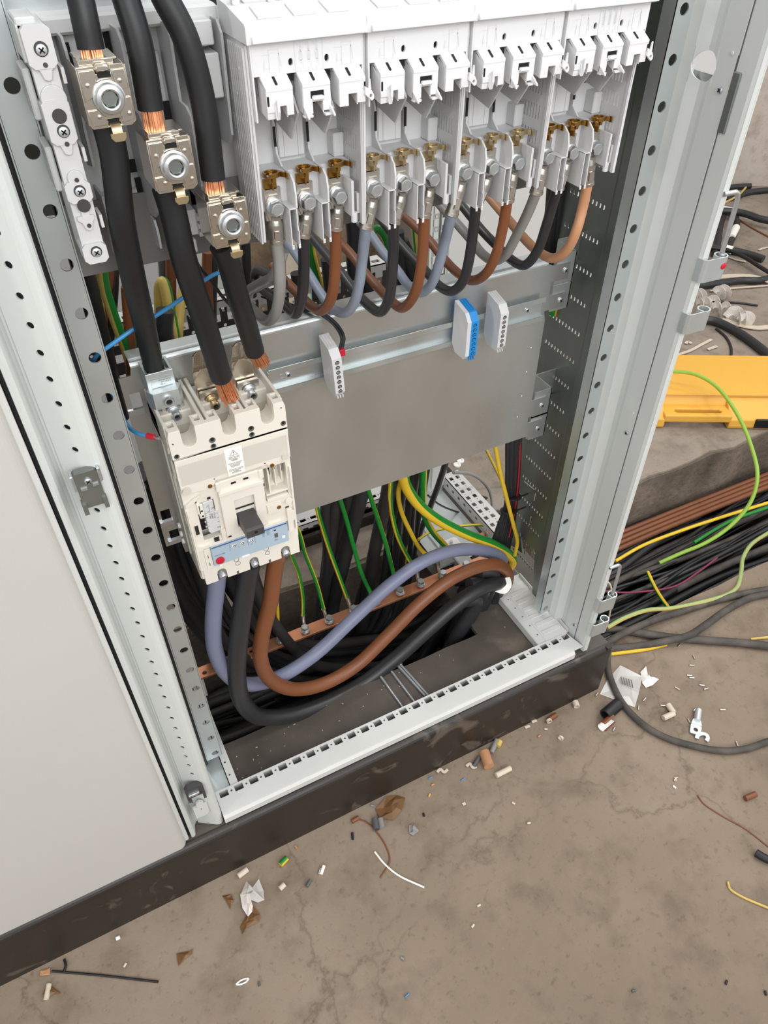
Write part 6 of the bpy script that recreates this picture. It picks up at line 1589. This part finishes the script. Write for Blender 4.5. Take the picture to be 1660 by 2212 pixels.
# brown tape, films and the rest, left to right
scrap([(835, 1722), (858, 1718), (876, 1724), (868, 1752), (850, 1772), (820, 1768), (812, 1748)], 'tape', 'tape_scrap', 'brown adhesive tape scrap at the plinth foot', 'tape', seed=3, amp=.006)
scrap([(884, 1783), (895, 1780), (906, 1795), (893, 1806), (884, 1800)], 'greyc', 'paper_scrap', 'grey folded scrap right of the brown tape', 'paper', seed=8)
clip(812, 1780, .020, .0056, 1.3, 'dkgrey', 'grey_offcut', 'dark grey sleeve offcut below the brown tape', hollow=True); clip(824, 1778, .016, .0052, 1.3, 'greyc', 'grey_offcut', 'mid grey offcut beside the dark sleeve')
lie('thin_wire', [(765, 1768), (790, 1775), (812, 1795), (835, 1830), (842, 1860), (822, 1896)], .0012, 'brown', 'thin brown strand curving over the floor from the plinth foot', cat='wire'); lie('thin_wire', [(810, 1840), (830, 1865), (860, 1890), (917, 1917)], .0016, 'label', 'thin white wire lying on the floor below the brown strand', cat='wire')
q0, q1 = at(606, 1868, z=FZ+.0055), at(620, 1853, z=FZ+.0055)
mb = MB(); mb.tube([q0, q0.lerp(q1, .5), q1], .0050, 14, 3, stripe=.45, face=(-1, .6, .2)); tag(mb.build('wire_offcut', YG2, loc=q0), 'short yellow-green wire offcut on the floor before the plinth', 'offcut')
clip(525, 1885, .018, .0050, .2, 'rag', 'sleeve_offcut', 'pale grey-beige sleeve offcut at the plinth foot'); clip(697, 1879, .014, .0030, .8, 'label', 'white_offcut', 'thin white offcut right of the yellow-green one'); clip(610, 1915, .010, .0045, .3, 'rag', 'beige_offcut', 'beige offcut below the yellow-green one'); clip(667, 1908, .012, .0030, .6, 'dkgrey', 'grey_offcut', 'dark offcut between the white and beige ones')
clip(768, 1770, .014, .004, .1, 'brown', 'brown_offcut', 'brown offcut where the thin strand starts'); clip(762, 1806, .012, .0022, 1.2, 'black', 'black_offcut', 'tiny black offcut below the brown strand start')
scrap([(520, 1935), (533, 1905), (545, 1918), (560, 1900), (570, 1925), (572, 1945), (558, 1950), (540, 1945)], 'film', 'film_scrap', 'crumpled clear film scrap on the floor', 'film', amp=.010, seed=12)
scrap([(519, 1932), (535, 1918), (547, 1958), (545, 1970), (536, 1981), (524, 1962)], 'paper', 'paper_scrap', 'folded white paper strip on brown tape', 'paper', z=FZ+.004, amp=.006, seed=13)
scrap([(545, 1955), (562, 1975), (560, 1992), (530, 2005), (524, 2020), (519, 2002), (532, 1978)], 'tape', 'tape_scrap', 'brown tape piece under the folded paper', 'tape', seed=14)
scrap([(480, 1935), (500, 1932), (505, 1945), (498, 1965), (490, 1948)], 'tape', 'tape_scrap', 'small brown tape piece left of the folded paper', 'tape', seed=15, amp=.002)
scrap([(381, 2060), (410, 2055), (417, 2049), (415, 2062), (400, 2072), (386, 2087)], 'tape', 'tape_scrap', 'flat brown tape piece right of the long cable tie', 'tape', seed=16, amp=.003)
scrap([(88, 2097), (108, 2091), (108, 2106), (86, 2108)], 'tan', 'tan_chip', 'flat tan plastic chip at the end of the long cable tie', 'chip', amp=.002, seed=17)
scrap([(92, 2148), (104, 2125), (112, 2130), (132, 2146), (115, 2148), (104, 2157)], 'tape', 'tape_scrap', 'brown tape with a pale fold, lowest at the left', 'tape', seed=18); clip(103, 2142, .020, .004, 1.2, 'rag', 'beige_offcut', 'pale rolled strip on the lowest brown tape')
lie('cable_tie', [(112, 2098), (150, 2101), (220, 2107), (290, 2115), (342, 2121)], .0017, 'black', 'long black cable tie lying on the floor before the plinth', cat='cable tie'); lie('cable_tie', [(138, 2100), (142, 2086), (139, 2072)], .0020, 'black', 'short black tie end standing at the plinth', cat='cable tie')
lie('white_loop', [(510, 2126), (522, 2117), (537, 2114), (532, 2121), (516, 2127), (510, 2126)], .0012, 'label', 'small flattened white plastic loop on the near floor', cat='loop')
clip(255, 2026, .006, .003, 0, 'label', 'white_chip', 'single white chip near the plinth at left')
for k, (x, y) in enumerate(((930, 1680), (1000, 1684), (880, 2150))): clip(x, y, .008, .0012, .1*k, 'blue', 'blue_offcut', 'tiny blue wire offcut on the floor', 'blue offcuts')
for k, (x, y, m) in enumerate(((935, 1695, 'tan'), (928, 1718, 'yelp'), (916, 1760, 'black'), (1110, 1735, 'rag'), (1143, 1778, 'rag'), (1022, 2000, 'rag'), (1460, 1683, 'rag'), (1458, 1700, 'label'), (805, 1740, 'greyc'), (1035, 1956, 'rag'), (270, 2085, 'rag'), (560, 2125, 'dkgrey'), (870, 2070, 'greyc'), (1370, 2140, 'dkgrey'), (1570, 2122, 'blackd'), (1655, 2145, 'blackd'), (640, 1830, 'tan'), (1180, 1575, 'rag'), (1165, 1590, 'tan'))):
    clip(x, y, .006, .0019, k*.7, m, 'floor_crumb', 'small coloured crumb of wire waste on the near floor', 'crumbs on the near floor')
clip(1622, 1720, .024, .0052, -.1, 'brown', 'brown_offcut', 'brown wire offcut near the right edge of the floor')
lie('thin_wire', [(1508, 1718), (1520, 1735), (1560, 1762), (1610, 1790), (1662, 1830)], .0012, 'brown', 'thin brown strand lying at the right of the near floor', cat='wire'); lie('floor_cable', [(1634, 1842), (1650, 1852), (1668, 1860)], .0070, 'black', 'black cable end reaching in from the right edge'); lie('thin_wire', [(1573, 1905), (1578, 1920), (1600, 1935), (1662, 1962)], .0020, 'yelp', 'thin yellow-green wire reaching in from the lower right edge', cat='wire')
# ================================================================== light
w = bpy.data.worlds.new('world'); bpy.context.scene.world = w; w.use_nodes = True
nt = w.node_tree; bg = nt.nodes['Background']
tc = nt.nodes.new('ShaderNodeTexCoord'); sp = nt.nodes.new('ShaderNodeSeparateXYZ'); cr = nt.nodes.new('ShaderNodeValToRGB')
nt.links.new(tc.outputs['Generated'], sp.inputs['Vector'])
mr = nt.nodes.new('ShaderNodeMapRange'); mr.inputs['From Min'].default_value = -1; mr.inputs['From Max'].default_value = 1
nt.links.new(sp.outputs['Z'], mr.inputs['Value']); nt.links.new(mr.outputs['Result'], cr.inputs['Fac'])
e = cr.color_ramp.elements
e[0].position = .38; e[0].color = (.20, .195, .19, 1)
e[1].position = .95; e[1].color = (.60, .60, .60, 1)
q = e.new(.50); q.color = (.62, .62, .62, 1)
q = e.new(.66); q.color = (.66, .66, .66, 1)
nt.links.new(cr.outputs['Color'], bg.inputs['Color']); bg.inputs['Strength'].default_value = 1.42
def area(name, loc, target, sx, sy, power, col=(1, .97, .93), spread=0):
    l = bpy.data.lights.new(name, 'AREA')
    if spread: l.spread = spread; l.shape = 'RECTANGLE'; l.size = sx; l.size_y = sy; l.energy = power; l.color = col
    o = bpy.data.objects.new(name, l); COL.objects.link(o); o.location = loc
    o.rotation_euler = (V(target)-V(loc)).to_track_quat('-Z', 'Y').to_euler()



area('overhead_light', (1.3, -.35, 2.7), (.5, .1, .3), 1.8, .4, 32, (.98, .99, 1))  # fluorescent tubes overhead: this one and the next two
area('overhead_light', (2.7, .9, 2.7), (1.5, .5, 0), 1.8, .4, 92, (.99, .99, 1))
area('overhead_light', (-.2, 1.3, 2.6), (.4, .5, -.1), 1.8, .4, 48, (.98, .99, 1))
area('overhead_light', (2.3, -.7, 2.5), (1.7, -.6, 0), 1.4, .4, 66, (1, .985, .95))  # extra overhead fill, added to brighten the floor at right
area('left_fill_light', (-2.3, -1.0, 1.7), (.6, .05, .6), 1.6, 1.4, 18, (.98, .99, 1))  # unseen fill added at left to lift the right post's inner face
area('front_fill_light', (.2, -2.3, 2.1), (.3, .05, .95), 2.4, 1.4, 13, (.98, .99, 1), 1.5)  # soft fill added behind the camera to brighten upright faces
sc = bpy.context.scene
sc.view_settings.view_transform = 'Standard'
sc.view_settings.look = 'None'
sc.view_settings.exposure = .12
sc.view_settings.gamma = 1.02
